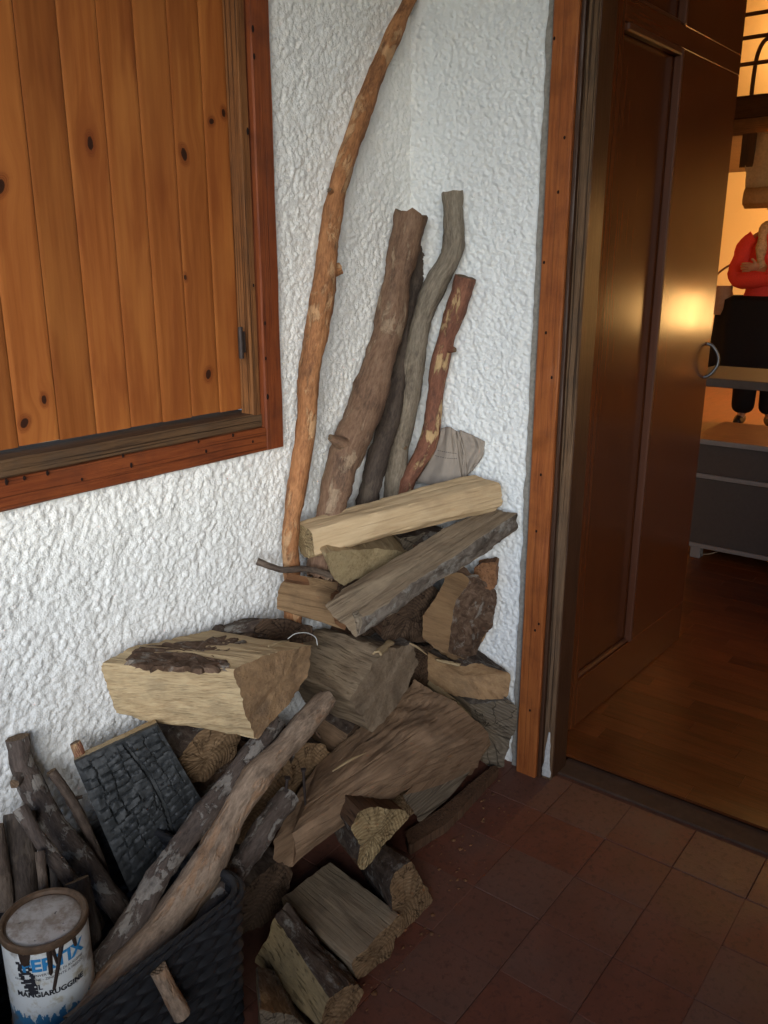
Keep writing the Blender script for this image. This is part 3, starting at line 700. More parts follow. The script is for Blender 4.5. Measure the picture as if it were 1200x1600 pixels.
pt_tube('scarf', [(.14, -.03, 1.12), (.17, -.09, 1.25), (.13, -.10, 1.40), (.06, -.09, 1.50), (-.06, 0, 1.53), (.06, .09, 1.50), (.13, .08, 1.38), (.16, .06, 1.22)], [.03, .034, .034, .034, .034, .034, .034, .03], M_scarf, rough=.1, knob=.25)
for s in (1, -1):                                        # hands resting on the opposite arms, five fingers each
    hx, hy, hz = .225, -.14*s, 1.19+.03*s
    vs, es, rs = [(hx-.015, hy+.05*s, hz), (hx, hy, hz)], [(0, 1)], [.024, .03]
    for f in range(4):
        b = len(vs); zz = hz+.027-.018*f; ln = (.062, .07, .066, .052)[f]
        vs += [(hx+.004, hy-.03*s, zz), (hx-.008, hy-(.03+ln*.55)*s, zz), (hx-.04, hy-(.03+ln*.8)*s, zz-.004)]; es += [(1, b), (b, b+1), (b+1, b+2)]; rs += [.0095, .009, .008]
    b = len(vs); vs += [(hx+.012, hy+.01*s, hz+.04), (hx+.006, hy-.02*s, hz+.062)]; es += [(1, b), (b, b+1)]; rs += [.011, .009]
    skin('hand', vs, es, rs, M_skin, lev=1)
hv = lambda a, b, c: (a+.035, b, c+1.665)
V, F = [], []                                           # hair cap
for i, ph in enumerate(np.linspace(.02, 2.1, 12)):
    for k in range(24):
        a = 2*math.pi*k/24; back = max(0, -math.cos(a)); lim = .95+1.1*back+.35*abs(math.sin(a)); p = min(ph, lim)
        V.append(hv(-.012+.098*math.sin(p)*math.cos(a), .09*math.sin(p)*math.sin(a), .02+.125*math.cos(p)))
for i in range(11):
    for k in range(24): F.append((i*24+k, i*24+(k+1) % 24, (i+1)*24+(k+1) % 24, (i+1)*24+k))
mk('hair', V, F, M_hair, pr, center=False, local=True)
def blob(n, c, r, m):
    bm = bmesh.new(); bmesh.ops.create_icosphere(bm, subdivisions=2, radius=1.0)
    V = [(c[0]+v.co.x*r[0], c[1]+v.co.y*r[1], c[2]+v.co.z*r[2]) for v in bm.verts]; bm.verts.index_update(); F = [[v.index for v in f.verts] for f in bm.faces]; bm.free()
    return mk(n, V, F, m, pr, center=False, local=True)
M_eye = plain('eye', (.03, .02, .015), .2, .5, .0); M_lip = plain('lip', (.38, .13, .10), .5)
for s in (1, -1): blob('eye', (.112, .032*s, 1.672), (.008, .012, .007), M_eye); blob('ear', (.03, .088*s, 1.66), (.018, .01, .03), M_skin)
blob('nose', (.125, 0, 1.645), (.018, .013, .022), M_skin); blob('mouth', (.112, 0, 1.612), (.008, .022, .007), M_lip)
bg_ = thing('handbag', 'small tan shoulder bag hanging beside the person in red', 'bag', tuple(np.array(PB)+np.array([0, 0, .82])), face)
V, F = [], []
for i, (z, k) in enumerate(((.0, .7), (.06, 1.0), (.15, 1.0), (.22, .75))):
    for q in range(20): a = 2*math.pi*q/20; V.append((.05*k*math.cos(a)+.03, .10*k*math.sin(a)-.36, z+.04))
for i in range(3):
    for q in range(20): F.append((i*20+q, i*20+(q+1) % 20, (i+1)*20+(q+1) % 20, (i+1)*20+q))
F += [tuple(range(19, -1, -1)), tuple(range(60, 80))]
mk('pouch', V, F, plain('tan_leather', (.35, .18, .08), .5, .4, .2, 40.), bg_, center=False, local=True)
V, F, G, c_ = tubevf([(.03, -.44, .22), (.03, -.40, .34), (.02, -.30, .42), (.02, -.27, .40), (.03, -.28, .22)], [.008]*5, seg=8, rough=0, knob=0); mk('strap', V, F, plain('strap_leather', (.22, .10, .04), .5), bg_, center=False, local=True)

# ------------------------------------------------------------------ wood materials of the pile
PALE = wood('pale_split', (.56, .415, .25), (.48, .34, .195), (.37, .24, .125), .7, crack=.18, dirt=.22, dirtc=(.16, .11, .07), bump=.5)
STRAW = wood('straw_split', (.52, .40, .235), (.42, .305, .17), (.27, .18, .095), .75, crack=.2, dirt=.35, dirtc=(.10, .08, .055))
TAN = wood('tan_split', (.42, .275, .15), (.325, .205, .108), (.18, .105, .055), .75, crack=.25, dirt=.4)
BROWN = wood('brown_split', (.31, .20, .122), (.22, .138, .082), (.125, .075, .045), .78, crack=.28, dirt=.4)
GREYB = wood('grey_split', (.34, .26, .17), (.25, .184, .12), (.125, .088, .058), .82, crack=.35, dirt=.4)
TANE = wood('tan_face', (.40, .26, .135), (.31, .19, .098), (.17, .098, .05), .8, fib=.5, crack=.1, dirt=.45)
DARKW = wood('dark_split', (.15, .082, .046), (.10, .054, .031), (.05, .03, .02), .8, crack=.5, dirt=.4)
RUST = wood('rusty_split', (.30, .15, .075), (.22, .105, .05), (.11, .05, .027), .78, crack=.5, dirt=.4)
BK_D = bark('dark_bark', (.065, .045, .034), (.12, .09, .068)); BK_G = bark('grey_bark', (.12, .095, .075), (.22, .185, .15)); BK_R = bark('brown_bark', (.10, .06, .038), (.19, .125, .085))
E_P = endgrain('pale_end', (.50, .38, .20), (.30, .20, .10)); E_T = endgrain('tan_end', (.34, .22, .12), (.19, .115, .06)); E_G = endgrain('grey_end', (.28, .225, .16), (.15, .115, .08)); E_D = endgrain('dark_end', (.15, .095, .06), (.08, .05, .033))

# ------------------------------------------------------------------ logs
G1 = None
# pale log on top
log('split_log', pts([(461, 815, 'y', -.055), (487, 831, 'y', -.125), (492, 868, 'y', -.13), (478, 873, 'y', -.10), (468, 862, 'y', -.05)]),
    pts([(738, 741, 'x', -.05), (781, 757, 'x', -.04), (787, 788, 'x', -.04), (770, 802, 'x', -.05), (735, 790, 'x', -.06)]),
    (PALE, BK_G, E_P), 'clean pale split log lying on top of the pile', amp=.003, bow=(0, 0, .004), erough=.001)
# weathered log crossing below it
log('split_log', pts([(537, 918, 'y', -.20), (506, 946, 'y', -.235), (560, 1000, 'y', -.30), (567, 968, 'y', -.30)]),
    pts([(752, 792, 'x', -.05), (775, 818, 'x', -.05), (806, 830, 'x', -.03), (809, 802, 'x', -.03)]),
    (GREYB, BK_G, E_G), 'long weathered grey log slanting up to the wall under the pale one', barks=(2,), amp=.005, erough=.003)
# half-round straw coloured chunk
A = pts([(506, 868), (515, 861), (575, 857), (640, 862), (600, 885), (560, 904), (540, 913), (520, 903)], 'y', -.17)
log('split_log', A, ext(A, (.09, .13, .02), .9), (STRAW, BK_G, wood('straw_face', (.46, .36, .20), (.36, .27, .145), (.2, .14, .075), .8, crack=.15)), 'short yellowish half-round chunk wedged under the pale log', amp=.005)
A = pts([(625, 842), (690, 826), (720, 835), (700, 880), (640, 885)], 'y', -.16)
log('split_log', A, ext(A, (.10, .13, -.02), .9), (GREYB, BK_D, E_G), 'shaded grey log end behind the crossing logs', barks=(0, 1))
A = pts([(434, 951), (434, 922), (453, 897), (480, 905), (492, 970)], 'y', -.13)
log('split_log', A, pts([(522, 976, 'y', -.15), (515, 930, 'y', -.14), (537, 913, 'y', -.12), (545, 918, 'y', -.12), (540, 985, 'y', -.16)]), (TAN, BK_R, RUST), 'short reddish split piece below the twig by the stucco wall', amp=.004)
# right column under the crossing log
A = pts([(697, 892), (726, 887), (735, 905), (712, 940), (706, 985), (700, 1022), (672, 1010), (656, 998), (662, 960), (688, 925)], 'y', -.285)
log('split_log', A, pts([(735, 900), (772, 920), (775, 935), (772, 960), (765, 985), (738, 1032), (712, 1028), (700, 1022), (700, 960), (715, 920)], 'x', -.055),
    (BK_R, TAN, TANE), 'rough torn wood chunk with ragged pale edge below the slanting grey log', amp=.008, bamp=.004, erough=.006, barks=(5, 6))
A = pts([(740, 884), (776, 878), (774, 915), (766, 922), (742, 905)], 'x', -.07)
log('split_log', A, ext(A, (.05, .02, .0), .95), (RUST, BK_R, RUST), 'small reddish block against the wall behind the torn chunk', amp=.004)
A = pts([(590, 955), (660, 905), (690, 925), (664, 1004), (600, 1000)], 'y', -.24)
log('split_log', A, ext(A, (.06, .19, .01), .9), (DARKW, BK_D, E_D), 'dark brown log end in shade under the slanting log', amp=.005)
A = pts([(655, 1012), (690, 1030), (715, 1042), (748, 1036), (798, 1052), (793, 1090), (750, 1092), (705, 1086), (664, 1060)], 'x', -.10)
A[4] = pxx(798, 1052, -.045); A[5] = pxx(793, 1090, -.045)
log('split_log', A, ext(A, (.05, .11, .015), .9), (TAN, BK_D, TANE), 'curved tan slab under the torn chunk', barks=(0, 1, 2, 3), amp=.003)
A = pts([(735, 1100), (798, 1094), (809, 1108), (800, 1150), (786, 1200), (757, 1196), (745, 1150)], 'x', -.06)
log('split_log', A, ext(A, (.045, .12, 0), .95), (GREYB, BK_G, E_G), 'grey block standing on the tiles beside the door frame', barks=(0,), amp=.005)
# middle block
A = pts([(545, 1092), (607, 1010), (628, 1012), (645, 1000), (653, 1038), (624, 1100), (580, 1143)], 'y', -.29)
log('split_log', A, pts([(430, 1040), (490, 985), (520, 985), (560, 975), (570, 1010), (540, 1060), (480, 1100)], 'y', -.04), (GREYB, BK_G, wood('grey_face', (.27, .20, .135), (.2, .145, .095), (.11, .08, .055), .85, crack=.1)), 'broad grey-brown log with a wedge-shaped sawn end in mid pile', barks=(2, 3), amp=.005)
# big pale block with bark patch
BIG = None
A = pts([(362, 1047), (420, 1022), (487, 1008), (484, 1040), (468, 1078), (400, 1158)], 'y', -.30)
BIG = log('split_log', A, pts([(158, 1038, 'y', -.045), (205, 1010, 'y', -.035), (330, 985, 'y', -.04), (380, 1010, 'y', -.04), (350, 1080, 'y', -.05), (182, 1116, 'y', -.05)]),
    (STRAW, BK_D, wood('sawn_face', (.30, .19, .10), (.21, .13, .07), (.13, .078, .045), .8, fib=.45, crack=.12, dirt=.5)), 'big cut block with pale side and dark bark patch against the stucco wall', amp=.004, erough=.0025, seed=4.0).name
q0, q1, q2 = pyy(362, 1047, -.3), pyy(487, 1008, -.3), pyy(205, 1012, -.04); qn = np.cross(q1-q0, q2-q0)
def onpl(px, py): r = ray(px, py); return CAM+r*(((q0-CAM)@qn)/(r@qn))
P = [onpl(*p) for p in ((200, 1026), (226, 1010), (300, 1003), (345, 996), (378, 1004), (362, 1016), (346, 1028), (360, 1040), (322, 1047), (262, 1044), (215, 1040))]
P = catmull(np.array(P+[P[0]]), 120)[:-1]; c0 = P.mean(0); V, F, G = [], [], []
for ring in (1.0, .93, .8, .6, .35, .0):
    for q, p in enumerate(P):
        e = 1.04+.17*fr((q*.4, 2, 1), 4); v = c0+(p-c0)*ring*e; h = (.0025 if ring < .95 else -.006)+.005*fr((v[0]*60, v[1]*60, 1), 4)
        V.append(v+np.array([0, 0, h])); G.append((v[1], v[0], 0))
m_ = len(P)
for r in range(5):
    for q in range(m_): k = (q+1) % m_; F.append((r*m_+q, r*m_+k, (r+1)*m_+k, (r+1)*m_+q))
mk('bark_patch', V, F, BK_R, bpy.data.objects[BIG], grain=G)
A = pts([(395, 985), (410, 968), (450, 966), (488, 980), (490, 1002), (440, 1010)], 'y', -.12)
log('split_log', A, pts([(318, 995), (335, 982), (370, 970), (420, 968), (430, 990), (360, 1008)], 'y', -.03), (BK_D, BK_D, E_D), 'bark-covered round log lying behind the big cut block', barks=range(6), amp=.005)
# the large slab
SL_L = pts([(500, 1190, 'y', -.20), (470, 1232, 'y', -.235), (428, 1312, 'y', -.30), (427, 1342, 'y', -.325), (455, 1357, 'y', -.345), (459, 1302, 'y', -.345), (476, 1262, 'y', -.305)])
SL_R = pts([(648, 1062, 'x', -.24), (665, 1080, 'x', -.15), (700, 1120, 'x', -.09), (720, 1180, 'x', -.10), (735, 1214, 'x', -.16), (764, 1145, 'x', -.15), (716, 1100, 'x', -.20)])
log('split_log', SL_L, SL_R, (BROWN, BK_D, BROWN), 'large brown split slab slanting across the front of the pile', amp=.006, fibre=.002, bulge={4: .008}, bowv={4: (0, 0, .05), 5: (0, 0, .028), 6: (0, -.012, .012)})
A = pts([(690, 1088), (712, 1092), (738, 1118), (736, 1134), (715, 1120)], 'x', -.12)
log('split_log', A, ext(A, (.03, .10, .015), .9), (STRAW, BK_G, E_P), 'pale wedge of wood above the large brown slab', amp=.003)
A = pts([(628, 1243), (690, 1226), (735, 1205), (700, 1250), (656, 1286)], 'y', -.365)
log('split_log', A, ext(A, (.28, .03, .02), .8), (BROWN, BK_G, E_G), 'grey-brown wedge tucked under the large slab near the doorsill', barks=(3,), amp=.004)
A = pts([(548, 1294), (561, 1266), (598, 1262), (630, 1266), (638, 1278), (600, 1320), (567, 1359), (556, 1350), (562, 1322)], 'y', -.42)
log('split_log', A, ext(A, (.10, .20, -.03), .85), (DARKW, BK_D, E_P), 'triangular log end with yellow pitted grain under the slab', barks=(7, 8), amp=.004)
A = pts([(642, 1345), (678, 1408), (650, 1440), (622, 1468), (614, 1430), (608, 1388)], 'y', -.527)
log('split_log', A, ext(A, (.11, .2, -.05), .7), (BK_D, BK_D, E_T), 'bark-covered log with pale split end standing on the tiles', barks=(4, 5), bulge={5: .01}, amp=.005)
A = pts([(548, 1505), (627, 1428), (615, 1488), (600, 1505), (557, 1530)], 'y', -.545)
log('split_log', A, pts([(440, 1403), (519, 1345), (515, 1380), (490, 1410), (445, 1430)], 'y', -.30), (GREYB, BK_D, E_T), 'flat-topped brown block lying on the tiles', amp=.003)
GRNW = wood('greenish_split', (.33, .245, .13), (.24, .175, .09), (.13, .09, .046), .8)
A = pts([(569, 1546), (511, 1556), (499, 1606), (545, 1605)], 'y', -.575)
log('split_log', A, pts([(449, 1410), (430, 1432), (396, 1505), (430, 1505)], 'y', -.37), (GRNW, BK_D, E_T), 'bark-topped log with greenish split side beside the black basket', barks=(0,), bulge={0: .008}, amp=.005)
A = pts([(405, 1575), (450, 1585), (500, 1612), (490, 1680), (410, 1680)], 'y', -.56)
log('split_log', A, pts([(400, 1510), (425, 1515), (450, 1540), (440, 1600), (405, 1600)], 'y', -.43), (GRNW, BK_G, E_G), 'speckled log end low on the floor touching the black basket', barks=(0, 1), amp=.005)
A = pts([(640, 1322), (700, 1285), (780, 1200), (770, 1195), (690, 1262), (632, 1300)], 'z', .028)
A2 = ext(A, (0, 0, -.027))
log('plank', A, A2, (DARKW, DARKW, DARKW), 'flat dark board on the tiles along the foot of the pile', amp=.001, cat='board', erough=.001)
# deeper logs that carry the pile and show in its gaps
def inner(px0, y0, wd, hh, vec, mats, label, az=0):
    c = np.array(px0, float); w = wd/2; h = hh/2
    a = [c+np.array([w*math.cos(t)*(1+.15*math.sin(3*t+c[0]*9)), 0, h*math.sin(t)*(1+.12*math.cos(2*t+c[2]*9))]) for t in np.linspace(0, 2*math.pi, 8)[:-1]]
    log('split_log', a, ext(a, vec, .92), mats, label, barks=(0, 1, 2), amp=.005)
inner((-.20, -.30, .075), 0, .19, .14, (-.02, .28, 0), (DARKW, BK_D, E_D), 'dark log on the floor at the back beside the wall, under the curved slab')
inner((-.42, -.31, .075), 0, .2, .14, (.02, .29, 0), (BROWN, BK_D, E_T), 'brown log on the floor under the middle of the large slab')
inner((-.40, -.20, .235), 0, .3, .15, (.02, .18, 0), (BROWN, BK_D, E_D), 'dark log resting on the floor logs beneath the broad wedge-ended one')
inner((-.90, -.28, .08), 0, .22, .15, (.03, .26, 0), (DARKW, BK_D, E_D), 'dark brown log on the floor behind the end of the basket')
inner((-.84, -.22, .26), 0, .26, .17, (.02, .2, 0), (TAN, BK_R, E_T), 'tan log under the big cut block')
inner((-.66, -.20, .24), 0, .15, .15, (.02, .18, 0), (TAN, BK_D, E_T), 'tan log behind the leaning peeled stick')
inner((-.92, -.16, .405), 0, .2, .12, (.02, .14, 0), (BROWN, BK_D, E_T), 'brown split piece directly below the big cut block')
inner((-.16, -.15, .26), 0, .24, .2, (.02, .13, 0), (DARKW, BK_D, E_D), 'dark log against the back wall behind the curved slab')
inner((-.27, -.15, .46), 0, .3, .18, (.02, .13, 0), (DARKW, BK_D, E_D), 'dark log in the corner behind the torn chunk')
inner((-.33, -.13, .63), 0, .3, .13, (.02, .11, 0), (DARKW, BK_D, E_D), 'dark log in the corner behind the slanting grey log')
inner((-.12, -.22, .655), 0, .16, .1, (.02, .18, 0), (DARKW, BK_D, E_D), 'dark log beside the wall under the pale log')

# ------------------------------------------------------------------ sticks leaning in the corner
SM1 = stickmat('peeled_orange_bark', (.30, .125, .05), (.46, .215, .09), (.54, .34, .18), .8, (.10, .042, .022), ps=(10, 22, 22))
SM2 = stickmat('brown_smooth_bark', (.175, .098, .06), (.255, .16, .102), (.40, .30, .20), .7, (.06, .034, .025), ps=(9, 20, 20), thr=.57)
SM3 = stickmat('black_rough_bark', (.055, .04, .032), (.10, .075, .058), (.14, .11, .08), .4, (.025, .018, .014))
SM4 = stickmat('grey_bare_wood', (.19, .155, .115), (.29, .24, .18), (.34, .29, .22), .4, (.08, .06, .045), ps=(6, 60, 60))
SM5 = stickmat('red_flaking_bark', (.185, .075, .046), (.285, .125, .075), (.58, .40, .20), 1.0, (.07, .035, .028), ps=(12, 26, 26), thr=.56)
SM6 = stickmat('bare_tan_stick', (.25, .175, .12), (.37, .27, .19), (.36, .18, .08), .6, (.09, .06, .042), ps=(7, 22, 22))
SM7 = stickmat('lichened_bark', (.075, .055, .045), (.14, .105, .085), (.34, .31, .27), .75, (.03, .022, .018), ps=(26, 40, 40), thr=.53)
SMD = stickmat('dark_twig_bark', (.07, .048, .036), (.13, .092, .068), (.20, .15, .11), .5, (.03, .02, .016))
ES = endgrain('stick_end', (.28, .19, .12), (.14, .09, .055), rings=300)
def path(l): return [pt(*p[:4]) for p in l]
def wid(l):   # pixel width -> radius at that point's depth
    return [p[4]*((pt(*p[:4])-CAM)@Fv)/FPX/2 for p in l]
def st(name, l, mat, label, stubs=(), **k):
    o = stick(name, path(l), wid(l), mat, ES, label, stubs=[(pt(*a), pt(*b), r0, r1) for a, b, r0, r1 in stubs], **k); return o
st('pole', [(668, -70, 'y', -.03, 20), (640, 0, 'y', -.03, 22), (605, 75, 'y', -.035, 26), (573, 155, 'y', -.04, 28), (546, 235, 'y', -.045, 29), (524, 310, 'y', -.05, 31), (513, 375, 'y', -.055, 33), (507, 440, 'y', -.06, 36), (496, 510, 'y', -.06, 35), (482, 590, 'y', -.065, 33), (477, 680, 'y', -.07, 31), (463, 770, 'y', -.075, 29), (453, 840, 'y', -.08, 27), (455, 885, 'y', -.08, 26), (458, 960, 'y', -.085, 26), (460, 1010, 'y', -.09, 25)],
   SM1, 'tall curved orange-brown pole leaning in the corner above the pile', stubs=[((516, 425, 'y', -.06), (531, 420, 'y', -.068), .016, .014), ((522, 305, 'y', -.05), (514, 297, 'y', -.056), .009, .006)], seg=18, knob=.16)
st('thick_stick', [(641, 335, 'y', -.06, 50), (630, 390, 'y', -.06, 50), (620, 440, 'y', -.06, 46), (605, 520, 'y', -.06, 49), (582, 600, 'y', -.065, 52), (558, 670, 'y', -.07, 56), (533, 730, 'y', -.075, 52), (518, 790, 'y', -.08, 44), (505, 850, 'y', -.09, 42), (500, 900, 'y', -.09, 40)], SM2, 'thick smooth brown branch with broken top leaning in the corner',
   stubs=[((545, 700, 'y', -.08), (516, 683, 'y', -.085), .026, .008)], seg=22, jag=.022, knob=.14)
st('dark_stick', [(660, 378, 'y', -.03, 18), (648, 450, 'y', -.03, 24), (632, 540, 'y', -.035, 26), (612, 640, 'y', -.045, 30), (590, 720, 'y', -.055, 34), (572, 790, 'y', -.06, 34), (565, 840, 'y', -.065, 32)], SM3, 'blackish rough branch half hidden behind the thick brown one', rough=.2, jag=.015)
st('grey_stick', [(706, 300, 'x', -.035, 31), (708, 350, 'x', -.037, 33), (706, 395, 'x', -.045, 37), (683, 440, 'x', -.055, 36), (662, 490, 'x', -.06, 34), (648, 560, 'x', -.065, 33), (637, 640, 'x', -.075, 33), (622, 700, 'x', -.085, 36), (614, 760, 'x', -.1, 30), (610, 830, 'x', -.12, 28)], SM4, 'bare grey crooked branch leaning on the white wall', stubs=[((618, 690, 'x', -.09), (634, 700, 'x', -.10), .014, .006)], seg=18, jag=.006)
st('red_stick', [(727, 432, 'x', -.03, 32), (716, 470, 'x', -.034, 34), (700, 520, 'x', -.037, 30), (688, 565, 'x', -.04, 29), (681, 610, 'x', -.043, 27), (677, 650, 'x', -.05, 29), (668, 695, 'x', -.058, 29), (650, 728, 'x', -.07, 25), (637, 755, 'x', -.08, 24), (625, 800, 'x', -.1, 22)], SM5, 'short reddish branch with flaking bark beside the grey crooked one', stubs=[((700, 545, 'x', -.04), (711, 547, 'x', -.05), .012, .006)], seg=16, jag=.005, rough=.1)
st('twig', [(402, 877, 'y', -.06, 11), (422, 885, 'y', -.085, 10), (445, 891, 'y', -.11, 10), (480, 889, 'y', -.125, 10), (515, 898, 'y', -.14, 11), (540, 905, 'y', -.15, 10)], SMD, 'thin twig lying across the foot of the tall pole', cat='twig')

# ------------------------------------------------------------------ black woven basket and what stands in it
M_wick = plain('black_wicker', (.014, .014, .016), .5, .4, .3, 60.)
BX0, BX1, BY0, BY1, BH = -1.62, -1.088, -.452, -.075, .318
bk = thing('basket', 'black woven basket of kindling on the floor', 'basket', ((BX0+BX1)/2, (BY0+BY1)/2, 0))
def loop(off, n=320, cr=.045):
    x0, x1, y0, y1 = BX0-off, BX1+off, BY0-off, BY1+off; P = []
    cs = [(x1-cr, y0+cr, -90), (x1-cr, y1-cr, 0), (x0+cr, y1-cr, 90), (x0+cr, y0+cr, 180)]
    raw = []
    for cx, cy, a0 in cs:
        for a in np.linspace(a0, a0+90, 7): raw.append((cx+cr*math.cos(math.radians(a)), cy+cr*math.sin(math.radians(a))))
    raw.append(raw[0]); raw = np.array(raw); d = np.r_[0, np.cumsum(np.linalg.norm(np.diff(raw, axis=0), axis=1))]
    s = np.linspace(0, d[-1], n+1)[:-1]; return np.stack([np.interp(s, d, raw[:, 0]), np.interp(s, d, raw[:, 1])], 1), s, d[-1]
n = 300; L0, s, tot = loop(0, n); nrm = np.roll(L0, -1, 0)-np.roll(L0, 1, 0); nrm = np.stack([nrm[:, 1], -nrm[:, 0]], 1); nrm /= np.linalg.norm(nrm, axis=1)[:, None]
V, F = [], []; rows = 84; rh = .0145
for r in range(rows+1):
    z = .003+(BH-.006)*r/rows; band = int(z/rh); ph = (z/rh-band); prof = math.sin(math.pi*ph)
    for i in range(n):
        w = math.sin(2*math.pi*s[i]/(tot/22)+math.pi*band)
        tp = -.012*(1-z/BH)
        d = .0048*prof*(1+.55*w)+.003*w*prof+tp
        p = L0[i]+nrm[i]*d; V.append((p[0], p[1], z))
for r in range(rows):
    for i in range(n): k = (i+1) % n; F.append((r*n+i, r*n+k, (r+1)*n+k, (r+1)*n+i))
o = mk('woven_side', V, F, M_wick, bk); o.modifiers.new('s', 'SOLIDIFY').thickness = .004
for off, z, r in ((.003, BH, .0085), (-.004, BH+.006, .007)):
    Lp, s2, t2 = loop(off, 160); V, F = [], []
    for i in range(160):
        p = Lp[i]; q = Lp[(i+1) % 160]-Lp[i-1]; q = q/np.linalg.norm(q); nn = np.array([q[1], -q[0]])
        for k in range(8):
            a = 2*math.pi*k/8+i*.35; rr = r*(1+.16*math.sin(2*a)); V.append((p[0]+nn[0]*rr*math.cos(a), p[1]+nn[1]*rr*math.cos(a), z+rr*math.sin(a)))
    for i in range(160):
        j = (i+1) % 160
        for k in range(8): q = (k+1) % 8; F.append((i*8+k, i*8+q, j*8+q, j*8+k))
    mk('rim', V, F, M_wick, bk)
box('bottom', (BX0+.02, BY0+.02, .002), (BX1-.02, BY1-.02, .012), M_wick, bk)

st('peeled_stick', [(512, 1092, 'y', -.30, 30), (492, 1115, 'y', -.305, 40), (450, 1162, 'y', -.315, 43), (400, 1215, 'y', -.325, 46), (358, 1282, 'y', -.335, 48), (325, 1350, 'y', -.35, 55), (262, 1440, 'y', -.365, 58), (185, 1525, 'y', -.38, 56), (110, 1605, 'y', -.39, 54)], SM6, 'long bare tan branch leaning out of the black basket', seg=20, jag=.01, knob=.16)
st('barked_stick', [(432, 1128, 'y', -.26, 30), (385, 1190, 'y', -.28, 36), (320, 1272, 'y', -.30, 38), (255, 1358, 'y', -.315, 38), (208, 1440, 'y', -.33, 42), (155, 1515, 'y', -.34, 44), (100, 1580, 'y', -.35, 44)], SM7, 'dark barked branch beside the bare tan one', seg=18, rough=.14)
st('mottled_stick', [(27, 1152, 'y', -.025, 32), (38, 1205, 'y', -.04, 38), (68, 1262, 'y', -.08, 42), (105, 1320, 'y', -.13, 42), (150, 1375, 'y', -.18, 38), (195, 1432, 'y', -.235, 36), (215, 1465, 'y', -.255, 34)], SM7, 'mottled lichen-spotted branch leaning on the stucco from the basket', seg=18, rough=.14, stubs=[((30, 1215, 'y', -.05), (22, 1225, 'y', -.065), .013, .009)])
st('thin_stick', [(30, 1262, 'y', -.13, 22), (60, 1310, 'y', -.17, 22), (92, 1352, 'y', -.2, 24), (125, 1400, 'y', -.23, 26), (150, 1450, 'y', -.24, 26)], SM7, 'thin pale-tipped stick in front of the mottled branch', rough=.12)
st('thin_stick', [(80, 1205, 'y', -.07, 14), (108, 1245, 'y', -.09, 16), (135, 1295, 'y', -.12, 16), (155, 1345, 'y', -.15, 18), (170, 1400, 'y', -.17, 18)], SMD, 'dark thin twig between mottled branch and charred block', rough=.15, stubs=[((112, 1250, 'y', -.09), (128, 1245, 'y', -.09), .005, .003)])
for k_, (l, lb) in enumerate((
    ([(30, 1270, 'y', -.08, 44), (32, 1330, 'y', -.11, 46), (40, 1420, 'y', -.14, 46), (45, 1500, 'y', -.16, 44)], 'stout upright brown stick standing behind the paint can'),
    ([(-8, 1290, 'y', -.10, 24), (0, 1340, 'y', -.12, 26), (10, 1420, 'y', -.14, 26)], 'upright reddish stick at the outer end of the basket'),
    ([(62, 1330, 'y', -.20, 14), (66, 1370, 'y', -.22, 15), (72, 1430, 'y', -.23, 15)], 'slim upright twig just behind the paint can lid'),
    ([(85, 1345, 'y', -.17, 16), (88, 1390, 'y', -.18, 17), (95, 1460, 'y', -.19, 17)], 'slim dark twig between the paint can and the thin stick'),
    ([(120, 1375, 'y', -.24, 34), (135, 1430, 'y', -.27, 34), (150, 1510, 'y', -.29, 32)], 'short dark branch stub right beside the paint can'))):
    st('kindling_stick', l, (SM3, SMD, SMD, SM3, SM3)[k_], lb, rough=.15)
st('birch_stick', [(452, 1245, 'y', -.325, 36), (418, 1290, 'y', -.335, 40), (385, 1340, 'y', -.35, 42), (345, 1392, 'y', -.37, 40), (300, 1450, 'y', -.38, 38)], SM7, 'bark-mottled branch just under the bare tan one', seg=16, rough=.16, knob=.2)
st('short_stick', [(246, 1512, 'y', -.463, 26), (262, 1545, 'y', -.47, 27), (284, 1586, 'y', -.485, 28)], SM6, 'short sawn stick poking out through the basket side', jag=.002)
st('wood_stub', [(117, 1160, 'y', -.06, 15), (122, 1172, 'y', -.065, 17), (128, 1192, 'y', -.07, 17)], SM5, 'small reddish wood stub peeping above the charred block')

# charred block, alligatored surface
M_charw = T('charcoal'); raw, g, r_ = M_charw.grain(); n1 = M_charw.noise(M_charw.vm('MULTIPLY', raw, (60, 60, 60)), 1.0, 6, .65)
M_charw.bump(n1, .5, .003); M_charw = M_charw.fin(M_charw.ramp(n1, [(.3, (.009, .010, .010)), (.7, (.040, .042, .043))]), .55, .35)
TL, TR, BR, BL = pts([(116, 1192, 'y', -.095), (246, 1132, 'y', -.165), (322, 1262, 'y', -.225), (203, 1395, 'y', -.20)])
nb = np.cross(TR-TL, BL-TL); nb /= np.linalg.norm(nb); nb = nb if nb[1] > 0 else -nb
V, F, G, mi = [], [], [], []; nu, nv = 84, 84
jit = rng.random((40, 40, 3))
def relief(a, b):
    wx, wy = a*.19, b*.22                                  # metres across / along
    wx += .011*fr((wx*22, wy*14, 5), 3); wy += .007*fr((wx*26, wy*22, 8), 4)
    if abs(a-.56-.1*math.sin(b*3)) < .022: return -.006
    colw = .030; c = int(wx/colw); fx = wx/colw-c
    rowh = .012+.006*jit[c % 40, 0, 1]; yy = wy/rowh+jit[c % 40, 1, 0]; r = int(yy); fy = yy-r
    e = min(fx, 1-fx)*colw*3; e2 = min(fy, 1-fy)*rowh*1.6
    d = min(e, e2, .004)/.004
    amt = .35+.65*max(0, min(1, 1.5-abs(b-.42)*2.6))
    return (math.sqrt(max(0, d))*.0085*(.35+.9*jit[c % 40, r % 40, 2]))*amt-.003
